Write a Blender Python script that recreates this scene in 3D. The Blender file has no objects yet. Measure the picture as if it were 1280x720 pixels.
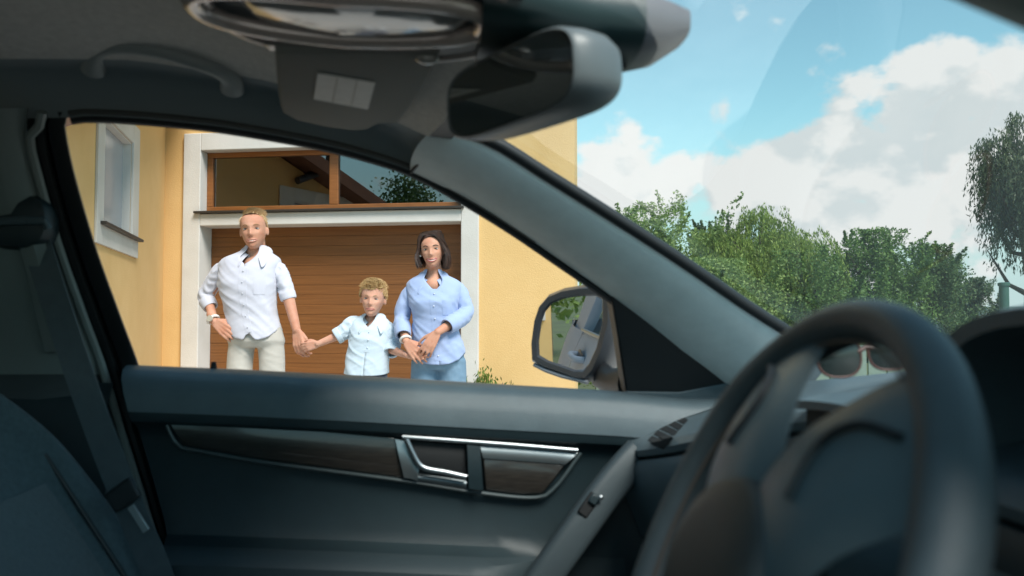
import bpy, math, random
import numpy as np
from mathutils import Vector, Matrix, noise

random.seed(7); RNG = np.random.default_rng(7)
scene = bpy.context.scene
COL = scene.collection
R_ = math.radians

# ------------------------------------------------------------------ camera
F = 1100.0                       # focal length in pixels of a 1280-wide picture
EYE = Vector((0, 0, 1.07))
PHI = R_(85.0)                   # view direction, measured from the car's forward axis (+X) to its left (+Y)
PITCH = math.atan(48 / F)
FW = Vector((math.cos(PHI) * math.cos(PITCH), math.sin(PHI) * math.cos(PITCH), math.sin(PITCH)))
RT = Vector((math.sin(PHI), -math.cos(PHI), 0))
UPV = RT.cross(FW)
cam_d = bpy.data.cameras.new('camera'); cam = bpy.data.objects.new('camera', cam_d); COL.objects.link(cam)
cam_d.sensor_width = 36; cam_d.lens = 36 * F / 1280
cam_d.clip_start = 0.02; cam_d.clip_end = 3000
cam_d.dof.use_dof = True; cam_d.dof.focus_distance = 5.6; cam_d.dof.aperture_fstop = 5.4
cam.matrix_world = Matrix((( RT.x, UPV.x, -FW.x, EYE.x), (RT.y, UPV.y, -FW.y, EYE.y), (RT.z, UPV.z, -FW.z, EYE.z), (0, 0, 0, 1)))
scene.camera = cam

# ------------------------------------------------------------------ sky, sun, exposure
SUN_AZ, SUN_EL = R_(298), R_(52)     # azimuth from +X counter-clockwise
world = bpy.data.worlds.new('World'); scene.world = world; world.use_nodes = True
world.cycles.sampling_method = 'MANUAL'; world.cycles.sample_map_resolution = 256
wn, wl = world.node_tree.nodes, world.node_tree.links
for n in list(wn): wn.remove(n)
def N(tree, typ, **kw):
    n = tree.nodes.new(typ)
    for k, v in kw.items(): setattr(n, k, v)
    return n
WT = world.node_tree
w_out = N(WT, 'ShaderNodeOutputWorld'); w_bg = N(WT, 'ShaderNodeBackground'); w_bg.inputs['Strength'].default_value = 0.12
sky = N(WT, 'ShaderNodeTexSky', sky_type='NISHITA'); sky.sun_disc = False
sky.sun_elevation = SUN_EL; sky.sun_rotation = R_(90) - SUN_AZ
sky.air_density = 1.0; sky.dust_density = 0.2; sky.ozone_density = 1.0
def wmath(op, a, b=None, clamp=False):
    n = N(WT, 'ShaderNodeMath', operation=op, use_clamp=clamp)
    for i, x in enumerate((a, b)):
        if x is None: continue
        if isinstance(x, (int, float)): n.inputs[i].default_value = x
        else: wl.new(x, n.inputs[i])
    return n.outputs[0]
def wramp(x, a, b, lo=0.0, hi=1.0):
    n = N(WT, 'ShaderNodeMapRange', interpolation_type='SMOOTHSTEP')
    wl.new(x, n.inputs[0])
    for i, q in enumerate((a, b, lo, hi)): n.inputs[i + 1].default_value = q
    return n.outputs[0]
tc = N(WT, 'ShaderNodeTexCoord'); D = tc.outputs['Generated']
def cloud_noise(offset, scale, detail, stretch):
    mp = N(WT, 'ShaderNodeMapping'); mp.inputs['Scale'].default_value = (1, 1, stretch); mp.inputs['Location'].default_value = offset
    wl.new(D, mp.inputs['Vector'])
    nz = N(WT, 'ShaderNodeTexNoise'); nz.inputs['Scale'].default_value = scale; nz.inputs['Detail'].default_value = detail
    nz.inputs['Roughness'].default_value = 0.56; nz.inputs['Distortion'].default_value = 0.15
    wl.new(mp.outputs[0], nz.inputs['Vector'])
    return nz.outputs['Fac']
sep = N(WT, 'ShaderNodeSeparateXYZ'); wl.new(D, sep.inputs[0]); ELV = sep.outputs['Z']
def direction(u, v):
    return (FW + RT * ((u - 640) / F) - UPV * ((v - 360) / F)).normalized()
def density(off):
    n1 = cloud_noise((3.1, 1.7, off), 3.4, 7, 1.5)
    n2 = cloud_noise((8.3, 4.2, 2.0 + off * 1.6), 13.0, 4, 1.3)
    mp = N(WT, 'ShaderNodeMapping'); mp.inputs['Scale'].default_value = (1, 1, 1.25); mp.inputs['Location'].default_value = (1.3, 2.9, off * 1.2); wl.new(D, mp.inputs['Vector'])
    vo = N(WT, 'ShaderNodeTexVoronoi', feature='F1'); vo.inputs['Scale'].default_value = 15.0; vo.inputs['Detail'].default_value = 1.0
    wl.new(mp.outputs[0], vo.inputs['Vector'])
    puff = wmath('MULTIPLY', wmath('SUBTRACT', 0.42, vo.outputs['Distance']), 0.20)
    return wmath('ADD', wmath('ADD', n1, puff), wmath('MULTIPLY', wmath('SUBTRACT', n2, 0.5), 0.40))
d0, d1 = density(0.0), density(0.055)
bias = wramp(ELV, 0.03, 0.5, 0.04, -0.03)
field = wmath('ADD', d0, bias)
# the cumulus banks that the windscreen shows
for (u, v, r, k) in ((765, 195, .075, .20), (830, 235, .09, .18), (895, 135, .035, .22), (745, 150, .03, .14), (795, 150, .035, .14), (1005, 185, .03, .12), (1070, 165, .03, .1), (960, 225, .06, .17), (1030, 215, .08, .2), (1110, 215, .09, .2), (1190, 190, .1, .2),
                     (1260, 150, .10, .2), (1050, 75, .05, .12), (1150, 85, .05, .10), (1230, 80, .06, .14), (970, 0, .05, .09), (1190, 275, .07, .14), (1080, 330, .2, .10),
                     (770, 70, .10, -.26), (850, 70, .06, -.18), (960, 55, .07, -.2), (1080, 15, .07, -.22), (1190, 15, .07, -.16), (950, 130, .035, -.14), (1105, 142, .040, -.17), (1010, 140, .03, -.08),
                     (1110, 278, .05, -.13), (1225, 330, .05, -.08)):
    c = direction(u, v)
    vd = N(WT, 'ShaderNodeVectorMath', operation='DISTANCE'); wl.new(D, vd.inputs[0]); vd.inputs[1].default_value = c
    field = wmath('ADD', field, wramp(vd.outputs['Value'], 0.0, r * 1.45, k * 0.72, 0.0))
mask = wramp(field, 0.525, 0.62)
lit = wramp(wmath('SUBTRACT', d0, d1), -0.07, 0.06)
core = wramp(field, 0.60, 0.95, 0.0, 1.0)
bright = wmath('SUBTRACT', wmath('ADD', 0.30, wmath('MULTIPLY', lit, 0.85)), wmath('MULTIPLY', core, 0.22), True)
ccol = N(WT, 'ShaderNodeMix', data_type='RGBA'); wl.new(bright, ccol.inputs[0])
ccol.inputs[6].default_value = (2.75, 3.05, 3.15, 1); ccol.inputs[7].default_value = (3.85, 3.85, 3.8, 1)
tint = N(WT, 'ShaderNodeMix', data_type='RGBA', blend_type='MULTIPLY'); tint.inputs[0].default_value = 1.0
wl.new(sky.outputs[0], tint.inputs[6]); tint.inputs[7].default_value = (0.70, 0.92, 0.74, 1)
hazy = N(WT, 'ShaderNodeMix', data_type='RGBA'); wl.new(wramp(ELV, 0.02, 0.24, 0.92, 0.0), hazy.inputs[0]); wl.new(tint.outputs[2], hazy.inputs[6]); hazy.inputs[7].default_value = (2.3, 2.95, 3.15, 1)
mixs = N(WT, 'ShaderNodeMix', data_type='RGBA'); wl.new(mask, mixs.inputs[0]); wl.new(hazy.outputs[2], mixs.inputs[6]); wl.new(ccol.outputs[2], mixs.inputs[7])
above = wramp(ELV, -0.02, 0.0)
low = N(WT, 'ShaderNodeMix', data_type='RGBA'); wl.new(above, low.inputs[0]); low.inputs[6].default_value = (1.2, 1.3, 1.1, 1); wl.new(mixs.outputs[2], low.inputs[7])
wl.new(low.outputs[2], w_bg.inputs['Color']); wl.new(w_bg.outputs[0], w_out.inputs['Surface'])

sun_d = bpy.data.lights.new('sun', 'SUN'); sun = bpy.data.objects.new('sun', sun_d); COL.objects.link(sun)
sun_d.energy = 2.5; sun_d.angle = R_(24); sun_d.color = (1.0, 0.95, 0.88)
sdir = Vector((math.cos(SUN_EL) * math.cos(SUN_AZ), math.cos(SUN_EL) * math.sin(SUN_AZ), math.sin(SUN_EL)))
sun.rotation_euler = sdir.to_track_quat('Z', 'Y').to_euler()

vs = scene.view_settings
vs.view_transform = 'Standard'; vs.look = 'None'; vs.gamma = 1.0; vs.exposure = 1.08
scene.render.engine = 'CYCLES'
cy = scene.cycles
cy.use_denoising = True
try: cy.denoiser = 'OPENIMAGEDENOISE'
except Exception: pass
cy.max_bounces = 7; cy.diffuse_bounces = 4; cy.glossy_bounces = 3; cy.transmission_bounces = 4; cy.transparent_max_bounces = 12
cy.caustics_reflective = False; cy.caustics_refractive = False; cy.sample_clamp_indirect = 6.0

# ------------------------------------------------------------------ pixels of the survey picture -> points in the place
def ray(u, v): return FW + RT * ((u - 640) / F) - UPV * ((v - 360) / F)
def on_y(u, v, Y):
    d = ray(u, v); return EYE + d * (Y / d.y)
def on_z(u, v, Z):
    d = ray(u, v); return EYE + d * ((Z - EYE.z) / d.z)
def on_x(u, v, X):
    d = ray(u, v); return EYE + d * (X / d.x)
FH = Vector((math.cos(PHI), math.sin(PHI), 0))
def at(u, v, depth):
    d = ray(u, v); return EYE + d * (depth / d.dot(FH))
def on_side(u, v, off=0.0):            # on the inner face of the car's left side, which leans inwards above the belt
    p = on_y(u, v, 1.6)
    for _ in range(12): p = on_y(u, v, side_y(p.z) + off)
    return p
def side_y(z): return 1.66 - 0.52 * max(0.0, z - 0.975)

# ------------------------------------------------------------------ materials
MATS = {}
def mat(name, color, rough=0.6, metal=0.0, var=0.0, vscale=8.0, bump=0.0, bscale=200.0, spec=0.5, coat=0.0, sheen=0.0, stretch=(1, 1, 1), color2=None, sub=0.0):
    if name in MATS: return MATS[name]
    m = bpy.data.materials.new(name); m.use_nodes = True
    t = m.node_tree; b = t.nodes['Principled BSDF']
    b.inputs['Roughness'].default_value = rough; b.inputs['Metallic'].default_value = metal
    b.inputs['Specular IOR Level'].default_value = spec
    if coat: b.inputs['Coat Weight'].default_value = coat; b.inputs['Coat Roughness'].default_value = 0.08
    if sheen: b.inputs['Sheen Weight'].default_value = sheen
    if sub:
        b.inputs['Subsurface Weight'].default_value = sub; b.inputs['Subsurface Radius'].default_value = (0.02, 0.008, 0.004)
    c = (*color, 1)
    tcn = t.nodes.new('ShaderNodeTexCoord'); mp = t.nodes.new('ShaderNodeMapping'); mp.inputs['Scale'].default_value = stretch
    t.links.new(tcn.outputs['Object'], mp.inputs['Vector'])
    if var or color2:
        nz = t.nodes.new('ShaderNodeTexNoise'); nz.inputs['Scale'].default_value = vscale; nz.inputs['Detail'].default_value = 6
        nz.inputs['Roughness'].default_value = 0.62
        t.links.new(mp.outputs[0], nz.inputs['Vector'])
        rp = t.nodes.new('ShaderNodeValToRGB'); rp.color_ramp.elements[0].position = 0.3; rp.color_ramp.elements[1].position = 0.7
        lo = color2 if color2 else tuple(x * (1 - var) for x in color)
        hi = color if color2 else tuple(min(1, x * (1 + var)) for x in color)
        rp.color_ramp.elements[0].color = (*lo, 1); rp.color_ramp.elements[1].color = (*hi, 1)
        t.links.new(nz.outputs['Fac'], rp.inputs[0]); t.links.new(rp.outputs[0], b.inputs['Base Color'])
    else:
        b.inputs['Base Color'].default_value = c
    if bump:
        n2 = t.nodes.new('ShaderNodeTexNoise'); n2.inputs['Scale'].default_value = bscale; n2.inputs['Detail'].default_value = 4
        t.links.new(mp.outputs[0], n2.inputs['Vector'])
        bp = t.nodes.new('ShaderNodeBump'); bp.inputs['Strength'].default_value = bump; bp.inputs['Distance'].default_value = 0.01
        t.links.new(n2.outputs['Fac'], bp.inputs['Height']); t.links.new(bp.outputs[0], b.inputs['Normal'])
    m.diffuse_color = c
    MATS[name] = m
    return m
def leaf_mat(name, dark, light, trans=0.35):
    if name in MATS: return MATS[name]
    m = bpy.data.materials.new(name); m.use_nodes = True; t = m.node_tree
    for n in list(t.nodes): t.nodes.remove(n)
    o = t.nodes.new('ShaderNodeOutputMaterial'); g = t.nodes.new('ShaderNodeNewGeometry')
    rp = t.nodes.new('ShaderNodeValToRGB'); rp.color_ramp.elements[0].color = (*dark, 1); rp.color_ramp.elements[1].color = (*light, 1)
    df = t.nodes.new('ShaderNodeBsdfPrincipled'); df.inputs['Roughness'].default_value = 0.5; df.inputs['Specular IOR Level'].default_value = 0.35
    tr = t.nodes.new('ShaderNodeBsdfTranslucent'); mx = t.nodes.new('ShaderNodeMixShader'); mx.inputs[0].default_value = trans
    t.links.new(g.outputs['Random Per Island'], rp.inputs[0]); t.links.new(rp.outputs[0], df.inputs['Base Color']); t.links.new(rp.outputs[0], tr.inputs['Color'])
    t.links.new(df.outputs[0], mx.inputs[1]); t.links.new(tr.outputs[0], mx.inputs[2]); t.links.new(mx.outputs[0], o.inputs['Surface'])
    MATS[name] = m; return m
def pane_mat(name, tint=(0.95, 0.98, 0.97), ior=1.45, rough=0.0, reflect=1.0):
    # a thin pane: light passes straight through, part of it mirrored at the surface
    if name in MATS: return MATS[name]
    m = bpy.data.materials.new(name); m.use_nodes = True; t = m.node_tree
    for n in list(t.nodes): t.nodes.remove(n)
    o = t.nodes.new('ShaderNodeOutputMaterial'); a = t.nodes.new('ShaderNodeBsdfTransparent'); a.inputs[0].default_value = (*tint, 1)
    g = t.nodes.new('ShaderNodeBsdfGlossy'); g.inputs['Roughness'].default_value = rough
    f = t.nodes.new('ShaderNodeFresnel'); f.inputs['IOR'].default_value = ior
    ml = t.nodes.new('ShaderNodeMath'); ml.operation = 'MULTIPLY'; ml.inputs[1].default_value = reflect
    t.links.new(f.outputs[0], ml.inputs[0])
    mx = t.nodes.new('ShaderNodeMixShader'); t.links.new(ml.outputs[0], mx.inputs[0]); t.links.new(a.outputs[0], mx.inputs[1]); t.links.new(g.outputs[0], mx.inputs[2])
    t.links.new(mx.outputs[0], o.inputs['Surface'])
    MATS[name] = m; return m

# car trims
M_LINING = mat('headliner_fabric', (0.52, 0.50, 0.465), 0.95, var=0.12, vscale=90, bump=0.25, bscale=900, sheen=0.2)
M_TRIM = mat('grey_pillar_trim', (0.86, 0.90, 0.89), 0.5, var=0.05, vscale=30, bump=0.12, bscale=900)
M_DARK = mat('charcoal_plastic', (0.009, 0.021, 0.026), 0.5, var=0.10, vscale=20, bump=0.15, bscale=800)
M_SOFT = mat('soft_dash_plastic', (0.075, 0.105, 0.12), 0.42, var=0.08, vscale=24, bump=0.2, bscale=700)
M_BLACK = mat('black_rubber', (0.012, 0.014, 0.016), 0.5, var=0.1, vscale=40)
M_HOLE = mat('black_recess', (0.006, 0.007, 0.008), 0.7)
M_LEATHER = mat('black_wheel_leather', (0.045, 0.06, 0.067), 0.5, coat=0.0, var=0.15, vscale=30, bump=0.18, bscale=600)
M_PAD = mat('brown_black_pad', (0.04, 0.036, 0.032), 0.5, var=0.1, vscale=30, bump=0.2, bscale=700)
M_CHROME = mat('satin_chrome', (0.42, 0.45, 0.47), 0.4, 1.0)
M_WOOD = mat('dark_wood_trim', (0.040, 0.034, 0.028), 0.3, color2=(0.014, 0.012, 0.011), vscale=14, stretch=(2.2, 10, 26), coat=0.5)
M_SEAT = mat('dark_seat_cloth', (0.06, 0.09, 0.10), 0.85, var=0.2, vscale=120, bump=0.3, bscale=500, sheen=0.15)
M_SEAT2 = mat('grey_seat_cloth', (0.085, 0.108, 0.115), 0.85, var=0.15, vscale=120, bump=0.3, bscale=500, sheen=0.15)
M_BELT = mat('seat_belt_webbing', (0.085, 0.108, 0.12), 0.6, var=0.1, vscale=60, bump=0.3, bscale=900)
M_LABEL = mat('white_label', (0.62, 0.59, 0.55), 0.6, var=0.06, vscale=60)
M_INK = mat('label_ink', (0.38, 0.36, 0.33), 0.6)
M_CONSOLE = mat('glossy_console', (0.20, 0.185, 0.17), 0.22, var=0.05, coat=0.6)
M_CLEARLENS = mat('lamp_lens', (0.30, 0.29, 0.27), 0.15, coat=0.8)
M_MIRROR = mat('mirror_silvering', (0.86, 0.88, 0.88), 0.015, 1.0)
M_DIMMIRROR = mat('dimming_mirror', (0.42, 0.45, 0.44), 0.03, 1.0)
M_PAINT = mat('silver_paint', (0.36, 0.39, 0.45), 0.55, 0.0, spec=0.12, var=0.02)
M_WINDSHIELD = pane_mat('windscreen_glass', (0.95, 0.985, 0.98), 1.35, 0.0, 0.16)
_t = M_WINDSHIELD.node_tree; _o = [n for n in _t.nodes if n.type == 'OUTPUT_MATERIAL'][0]; _src = _o.inputs['Surface'].links[0].from_socket
_tr = _t.nodes.new('ShaderNodeBsdfTranslucent'); _tr.inputs[0].default_value = (0.9, 0.97, 1.0, 1); _mx = _t.nodes.new('ShaderNodeMixShader'); _mx.inputs[0].default_value = 0.010
_t.links.new(_src, _mx.inputs[1]); _t.links.new(_tr.outputs[0], _mx.inputs[2]); _t.links.new(_mx.outputs[0], _o.inputs['Surface'])
M_TINTED = pane_mat('tinted_side_glass', (0.35, 0.42, 0.42), 1.5)

# ------------------------------------------------------------------ mesh helpers
class MB:
    def __init__(s): s.v = []; s.f = []
    def add(s, vs, fs):
        o = len(s.v); s.v += [tuple(p) for p in vs]; s.f += [tuple(i + o for i in q) for q in fs]; return s
    def box(s, c, h, rot=None):
        c = Vector(c); pts = []
        for dz in (-1, 1):
            for dy in (-1, 1):
                for dx in (-1, 1):
                    p = Vector((dx * h[0], dy * h[1], dz * h[2]))
                    pts.append(c + (rot @ p if rot else p))
        return s.add(pts, [(0, 2, 3, 1), (4, 5, 7, 6), (0, 1, 5, 4), (2, 6, 7, 3), (0, 4, 6, 2), (1, 3, 7, 5)])
    def loft(s, rings, closed=True, caps=True):
        n = len(rings[0]); vs = [p for r in rings for p in r]; fs = []
        m = n if closed else n - 1
        for i in range(len(rings) - 1):
            for j in range(m):
                k = (j + 1) % n
                fs.append((i * n + j, i * n + k, (i + 1) * n + k, (i + 1) * n + j))
        if caps and closed:
            fs.append(tuple(reversed(range(n)))); o = (len(rings) - 1) * n; fs.append(tuple(o + j for j in range(n)))
        return s.add(vs, fs)
    def tube(s, pts, rad, n=12, flat=1.0, up=None, caps=True):
        pts = [Vector(p) for p in pts]; rings = []
        if not hasattr(rad, '__len__'): rad = [rad] * len(pts)
        ref = Vector(up) if up else None
        prev = None
        for i, p in enumerate(pts):
            t = (pts[min(i + 1, len(pts) - 1)] - pts[max(i - 1, 0)]).normalized()
            if ref is not None: a = t.cross(ref)
            elif prev is not None: a = prev - t * prev.dot(t)
            else: a = t.cross(Vector((0, 0, 1)) if abs(t.z) < .9 else Vector((1, 0, 0)))
            a.normalize(); b = a.cross(t); prev = a
            rings.append([p + (a * math.cos(q) * flat + b * math.sin(q)) * rad[i] for q in (2 * math.pi * k / n for k in range(n))])
        return s.loft(rings, True, caps)
    def capsule(s, a, b, ra, rb, n=14, m=5):
        a, b = Vector(a), Vector(b); t = (b - a)
        L = t.length; t = t.normalized() if L > 1e-6 else Vector((0, 0, 1))
        x = t.cross(Vector((0, 0, 1)) if abs(t.z) < .9 else Vector((1, 0, 0))).normalized(); y = t.cross(x)
        rings = []
        for i in range(1, m + 1):
            q = math.pi / 2 * (1 - i / m); rings.append((a - t * ra * math.sin(q), ra * math.cos(q)))
        for i in range(0, m):
            q = math.pi / 2 * i / m; rings.append((b + t * rb * math.sin(q), rb * math.cos(q)))
        rr = [[c + (x * math.cos(2 * math.pi * k / n) + y * math.sin(2 * math.pi * k / n)) * r for k in range(n)] for c, r in rings]
        n0 = len(s.v); s.loft(rr, True, True); return s
    def ellipsoid(s, c, r, rot=None, n=20, m=14):
        c = Vector(c); rings = []
        for i in range(1, m):
            q = math.pi * i / m
            ring = []
            for k in range(n):
                p = Vector((r[0] * math.sin(q) * math.cos(2 * math.pi * k / n), r[1] * math.sin(q) * math.sin(2 * math.pi * k / n), -r[2] * math.cos(q)))
                ring.append(c + (rot @ p if rot else p))
            rings.append(ring)
        return s.loft(rings, True, True)
    def sheet(s, rows, thick=None):      # open grid; thick: vector added for a second skin, edges closed
        n = len(rows[0]); m = len(rows)
        vs = [Vector(p) for r in rows for p in r]
        fs = [(i * n + j, i * n + j + 1, (i + 1) * n + j + 1, (i + 1) * n + j) for i in range(m - 1) for j in range(n - 1)]
        if thick is not None:
            th = Vector(thick); o = len(vs); vs = vs + [p + th for p in vs]
            fs += [tuple(o + q for q in reversed(f)) for f in fs[:]]
            def side(a, b): fs.append((a, a + o, b + o, b))
            for j in range(n - 1): side(j + 1, j); side((m - 1) * n + j, (m - 1) * n + j + 1)
            for i in range(m - 1): side(i * n, (i + 1) * n); side((i + 1) * n + n - 1, i * n + n - 1)
        return s.add(vs, fs)
    def prism(s, poly, off):             # closed outline + extrusion vector
        p = [Vector(q) for q in poly]; n = len(p); off = Vector(off)
        return s.add(p + [q + off for q in p], [tuple(range(n)), tuple(reversed(range(n, 2 * n)))] + [(i, i + n, (i + 1) % n + n, (i + 1) % n) for i in range(n)])
    def build(s, name, material, parent=None, smooth=True, bevel=0.0, sub=0, angle=40, fix=True, segs=2):
        me = bpy.data.meshes.new(name); me.from_pydata(s.v, [], s.f); me.validate(); me.update()
        if fix:
            import bmesh
            bm = bmesh.new(); bm.from_mesh(me); bmesh.ops.recalc_face_normals(bm, faces=bm.faces); bm.to_mesh(me); bm.free()
        me.materials.append(material)
        if smooth:
            me.polygons.foreach_set('use_smooth', [True] * len(me.polygons))
            try: me.set_sharp_from_angle(angle=R_(angle))
            except Exception: pass
        o = bpy.data.objects.new(name, me); COL.objects.link(o)
        if bevel:
            b = o.modifiers.new('bevel', 'BEVEL'); b.width = bevel; b.segments = segs; b.limit_method = 'ANGLE'; b.angle_limit = R_(40); b.harden_normals = False
        if sub:
            q = o.modifiers.new('sub', 'SUBSURF'); q.levels = sub; q.render_levels = sub
        if parent: put(o, parent)
        return o
def put(o, parent):
    o.parent = parent
    w = Matrix.Identity(4); p = parent
    while p: w = p.matrix_basis @ w if p.parent is None else p.matrix_parent_inverse @ p.matrix_basis @ w; p = p.parent
    o.matrix_parent_inverse = w.inverted()
def empty(name, loc, label, cat, group=None):
    o = bpy.data.objects.new(name, None); COL.objects.link(o); o.location = loc
    o.empty_display_size = 0.2
    o['label'] = label; o['category'] = cat
    if group: o['group'] = group
    return o
def tag(o, label, cat, group=None):
    o['label'] = label; o['category'] = cat
    if group: o['group'] = group
    return o
def structure(o): o['kind'] = 'structure'; return o
def lerp(a, b, t): return a + (b - a) * t
def interp(xs, ys, x):
    return float(np.interp(x, xs, ys))
def resample(pts, n):
    pts = [Vector(p) for p in pts]; d = [0]
    for i in range(1, len(pts)): d.append(d[-1] + (pts[i] - pts[i - 1]).length)
    out = []
    for k in range(n):
        t = d[-1] * k / (n - 1)
        i = max(j for j in range(len(d)) if d[j] <= t + 1e-9); i = min(i, len(pts) - 2)
        out.append(pts[i].lerp(pts[i + 1], 0 if d[i + 1] == d[i] else (t - d[i]) / (d[i + 1] - d[i])))
    return out
def smooth_path(pts, n):
    # Catmull-Rom through the points, then even spacing
    P = [Vector(p) for p in pts]; P = [P[0] * 2 - P[1]] + P + [P[-1] * 2 - P[-2]]; o = []
    for i in range(1, len(P) - 2):
        for k in range(8):
            t = k / 8
            o.append(0.5 * ((2 * P[i]) + (P[i + 1] - P[i - 1]) * t + (2 * P[i - 1] - 5 * P[i] + 4 * P[i + 1] - P[i + 2]) * t * t + (3 * P[i] - P[i - 1] - 3 * P[i + 1] + P[i + 2]) * t ** 3))
    o.append(P[-2]); return resample(o, n)

# ================================================================== THE SETTING: ground, hills
M_GROUND = mat('meadow_ground', (0.075, 0.10, 0.035), 0.95, color2=(0.05, 0.06, 0.028), vscale=0.6, bump=0.4, bscale=30)
M_PAVE = mat('concrete_driveway', (0.46, 0.445, 0.42), 0.9, var=0.18, vscale=3, bump=0.3, bscale=60)
g = MB(); S_ = 1500
g.add([(-S_, -S_, 0), (S_, -S_, 0), (S_, S_, 0), (-S_, S_, 0)], [(0, 1, 2, 3)])
structure(g.build('ground', M_GROUND, smooth=False))

# house frame of reference: s runs right along the garage front, e runs into the house
FPH = R_(85 - 8.5); DF = 8.25
NIN = Vector((math.cos(FPH), math.sin(FPH), 0)); TAN = Vector((math.sin(FPH), -math.cos(FPH), 0))
def Hp(s, e, z): return NIN * (DF + e) + TAN * s + Vector((0, 0, z))
def lerp(a, b, t): return a + (b - a) * t
def fac(u, v, e=0.0):
    d = ray(u, v); k = (DF + e) / d.dot(NIN); p = EYE + d * k
    return p.dot(TAN), p.z
HROT = Matrix(((TAN.x, NIN.x, 0), (TAN.y, NIN.y, 0), (0, 0, 1)))
def hbox(mb, s0, s1, e0, e1, z0, z1):
    return mb.box(Hp((s0 + s1) / 2, (e0 + e1) / 2, (z0 + z1) / 2), ((s1 - s0) / 2, (e1 - e0) / 2, (z1 - z0) / 2), HROT)
d_ = MB()
# driveway: a slab field from the street to the garage
rows = []
for e in np.linspace(-16, 0.2, 9): rows.append([Hp(s, e, 0.004) for s in np.linspace(-6.5, 6.5, 9)])
d_.sheet(rows); structure(d_.build('driveway', M_PAVE, smooth=False))
# far hills on the horizon
hm = MB(); rows = []
for k in range(61):
    a = R_(-40 + 150 * k / 60); hgt = 22 + 10 * noise.noise(Vector((k * .13, 0, 0))) + 4 * noise.noise(Vector((k * .5, 3, 0)))
    c, s2 = math.cos(a), math.sin(a)
    rows.append([(900 * c, 900 * s2, -2), (960 * c, 960 * s2, hgt * .6), (1050 * c, 1050 * s2, hgt), (1300 * c, 1300 * s2, -2)])
hm.sheet(rows); structure(hm.build('hills', mat('far_wooded_hills', (0.07, 0.11, 0.09), 0.95, var=0.3, vscale=0.02)))

# ================================================================== HOUSE
M_YELLOW = mat('yellow_stucco', (0.73, 0.495, 0.225), 0.92, color2=(0.65, 0.42, 0.17), vscale=1.3, bump=0.35, bscale=90)
M_WHITE = mat('white_render', (0.64, 0.625, 0.595), 0.88, color2=(0.54, 0.525, 0.49), vscale=2.0, bump=0.25, bscale=90)
M_BROWN = mat('brown_stained_wood', (0.30, 0.115, 0.03), 0.42, color2=(0.20, 0.07, 0.017), vscale=5, stretch=(1, 1, 9), bump=0.1, bscale=40)
M_BOARD = mat('brown_garage_board', (0.225, 0.088, 0.023), 0.5, color2=(0.14, 0.052, 0.013), vscale=3.0, stretch=(0.6, 0.6, 26), bump=0.15, bscale=30)
M_SILL = mat('dark_metal_sill', (0.045, 0.038, 0.032), 0.45, 0.3)
M_ROOF = mat('brown_roof_tile', (0.16, 0.075, 0.045), 0.8, var=0.2, vscale=6)
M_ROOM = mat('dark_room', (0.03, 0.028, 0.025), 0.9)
M_HGLASS = pane_mat('reflective_window_glass', (0.42, 0.42, 0.42), 2.6)
M_BLIND = mat('pale_blind', (0.50, 0.53, 0.58), 0.5, var=0.05, vscale=8)

house = empty('house', Hp(0, 0, 0), 'yellow stucco house with white framed garage behind the family', 'house')
s205, _ = fac(205, 300); s232, z168 = fac(232, 168); s253, z189 = fac(253, 189); s577, _ = fac(577, 280); s599, _ = fac(599, 300); s718, _ = fac(719, 400)
_, z264 = fac(415, 263); _, z280 = fac(415, 280)
ZE = 7.4
w = MB(); hbox(w, s205 - .02, s232, 0, .32, 0, ZE); w.build('wall', M_YELLOW, house, smooth=False)
w = MB(); hbox(w, s599, s718, 0, .32, 0, ZE); w.build('wall', M_YELLOW, house, smooth=False)
w = MB(); hbox(w, s232, s599, 0, .32, z168, ZE); w.build('wall', M_YELLOW, house, smooth=False)
w = MB(); w.prism([Hp(s718 - .03, .322, 0), Hp(s718 - .35, .322, 0), Hp(s718 - 3.2, 8, 0), Hp(s718 - 2.88, 8, 0)], (0, 0, ZE)); w.build('wall', M_YELLOW, house, smooth=False)
sur = MB(); hbox(sur, s232, s253, -.035, .26, 0, z168)
so = sur.build('surround', M_WHITE, house, smooth=False, bevel=.008); so['label'] = 'white rendered jamb left of the garage'
sur = MB(); hbox(sur, s577, s599, -.035, .26, 0, z168); so = sur.build('surround', M_WHITE, house, smooth=False, bevel=.008)
sur = MB(); hbox(sur, s253, s577, -.034, .26, z189, z168); so = sur.build('surround', M_WHITE, house, smooth=False, bevel=.008)
sur = MB(); hbox(sur, s253, s577, -.034, .26, z280, z264 - .012); so = sur.build('lintel', M_WHITE, house, smooth=False, bevel=.008)
sl = MB(); hbox(sl, s253 - .05, s577 + .03, -.075, .12, z264 - .010, z264 + .012); sl.build('window_sill', M_SILL, house, smooth=False, bevel=.003)
# garage door of horizontal boards
gd = MB(); hbox(gd, s253 - .05, s577 + .05, .235, .25, 0, z280 + .05); gdo = gd.build('garage_door', mat('garage_door_backing', (0.14, 0.055, 0.018), 0.8), house, smooth=False)
PIT = 0.0985; nb = int(z280 / PIT) + 1
pm = MB(); pm.box((0, 0, 0), ((s577 - s253) / 2 - .004, .011, PIT / 2 - .0008))
p0 = None
for i in range(nb):
    if p0 is None:
        o = pm.build('plank', M_BOARD, None, smooth=False, bevel=.0018); p0 = o
    else:
        o = p0.copy(); COL.objects.link(o)
    q = Hp((s253 + s577) / 2, .222 + .001 * (i % 3), PIT * (i + .5) + .01)
    o.matrix_basis = Matrix.Translation(q) @ HROT.to_4x4() @ Matrix.Translation((0, 0, 0))
    put(o, gdo)
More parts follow.
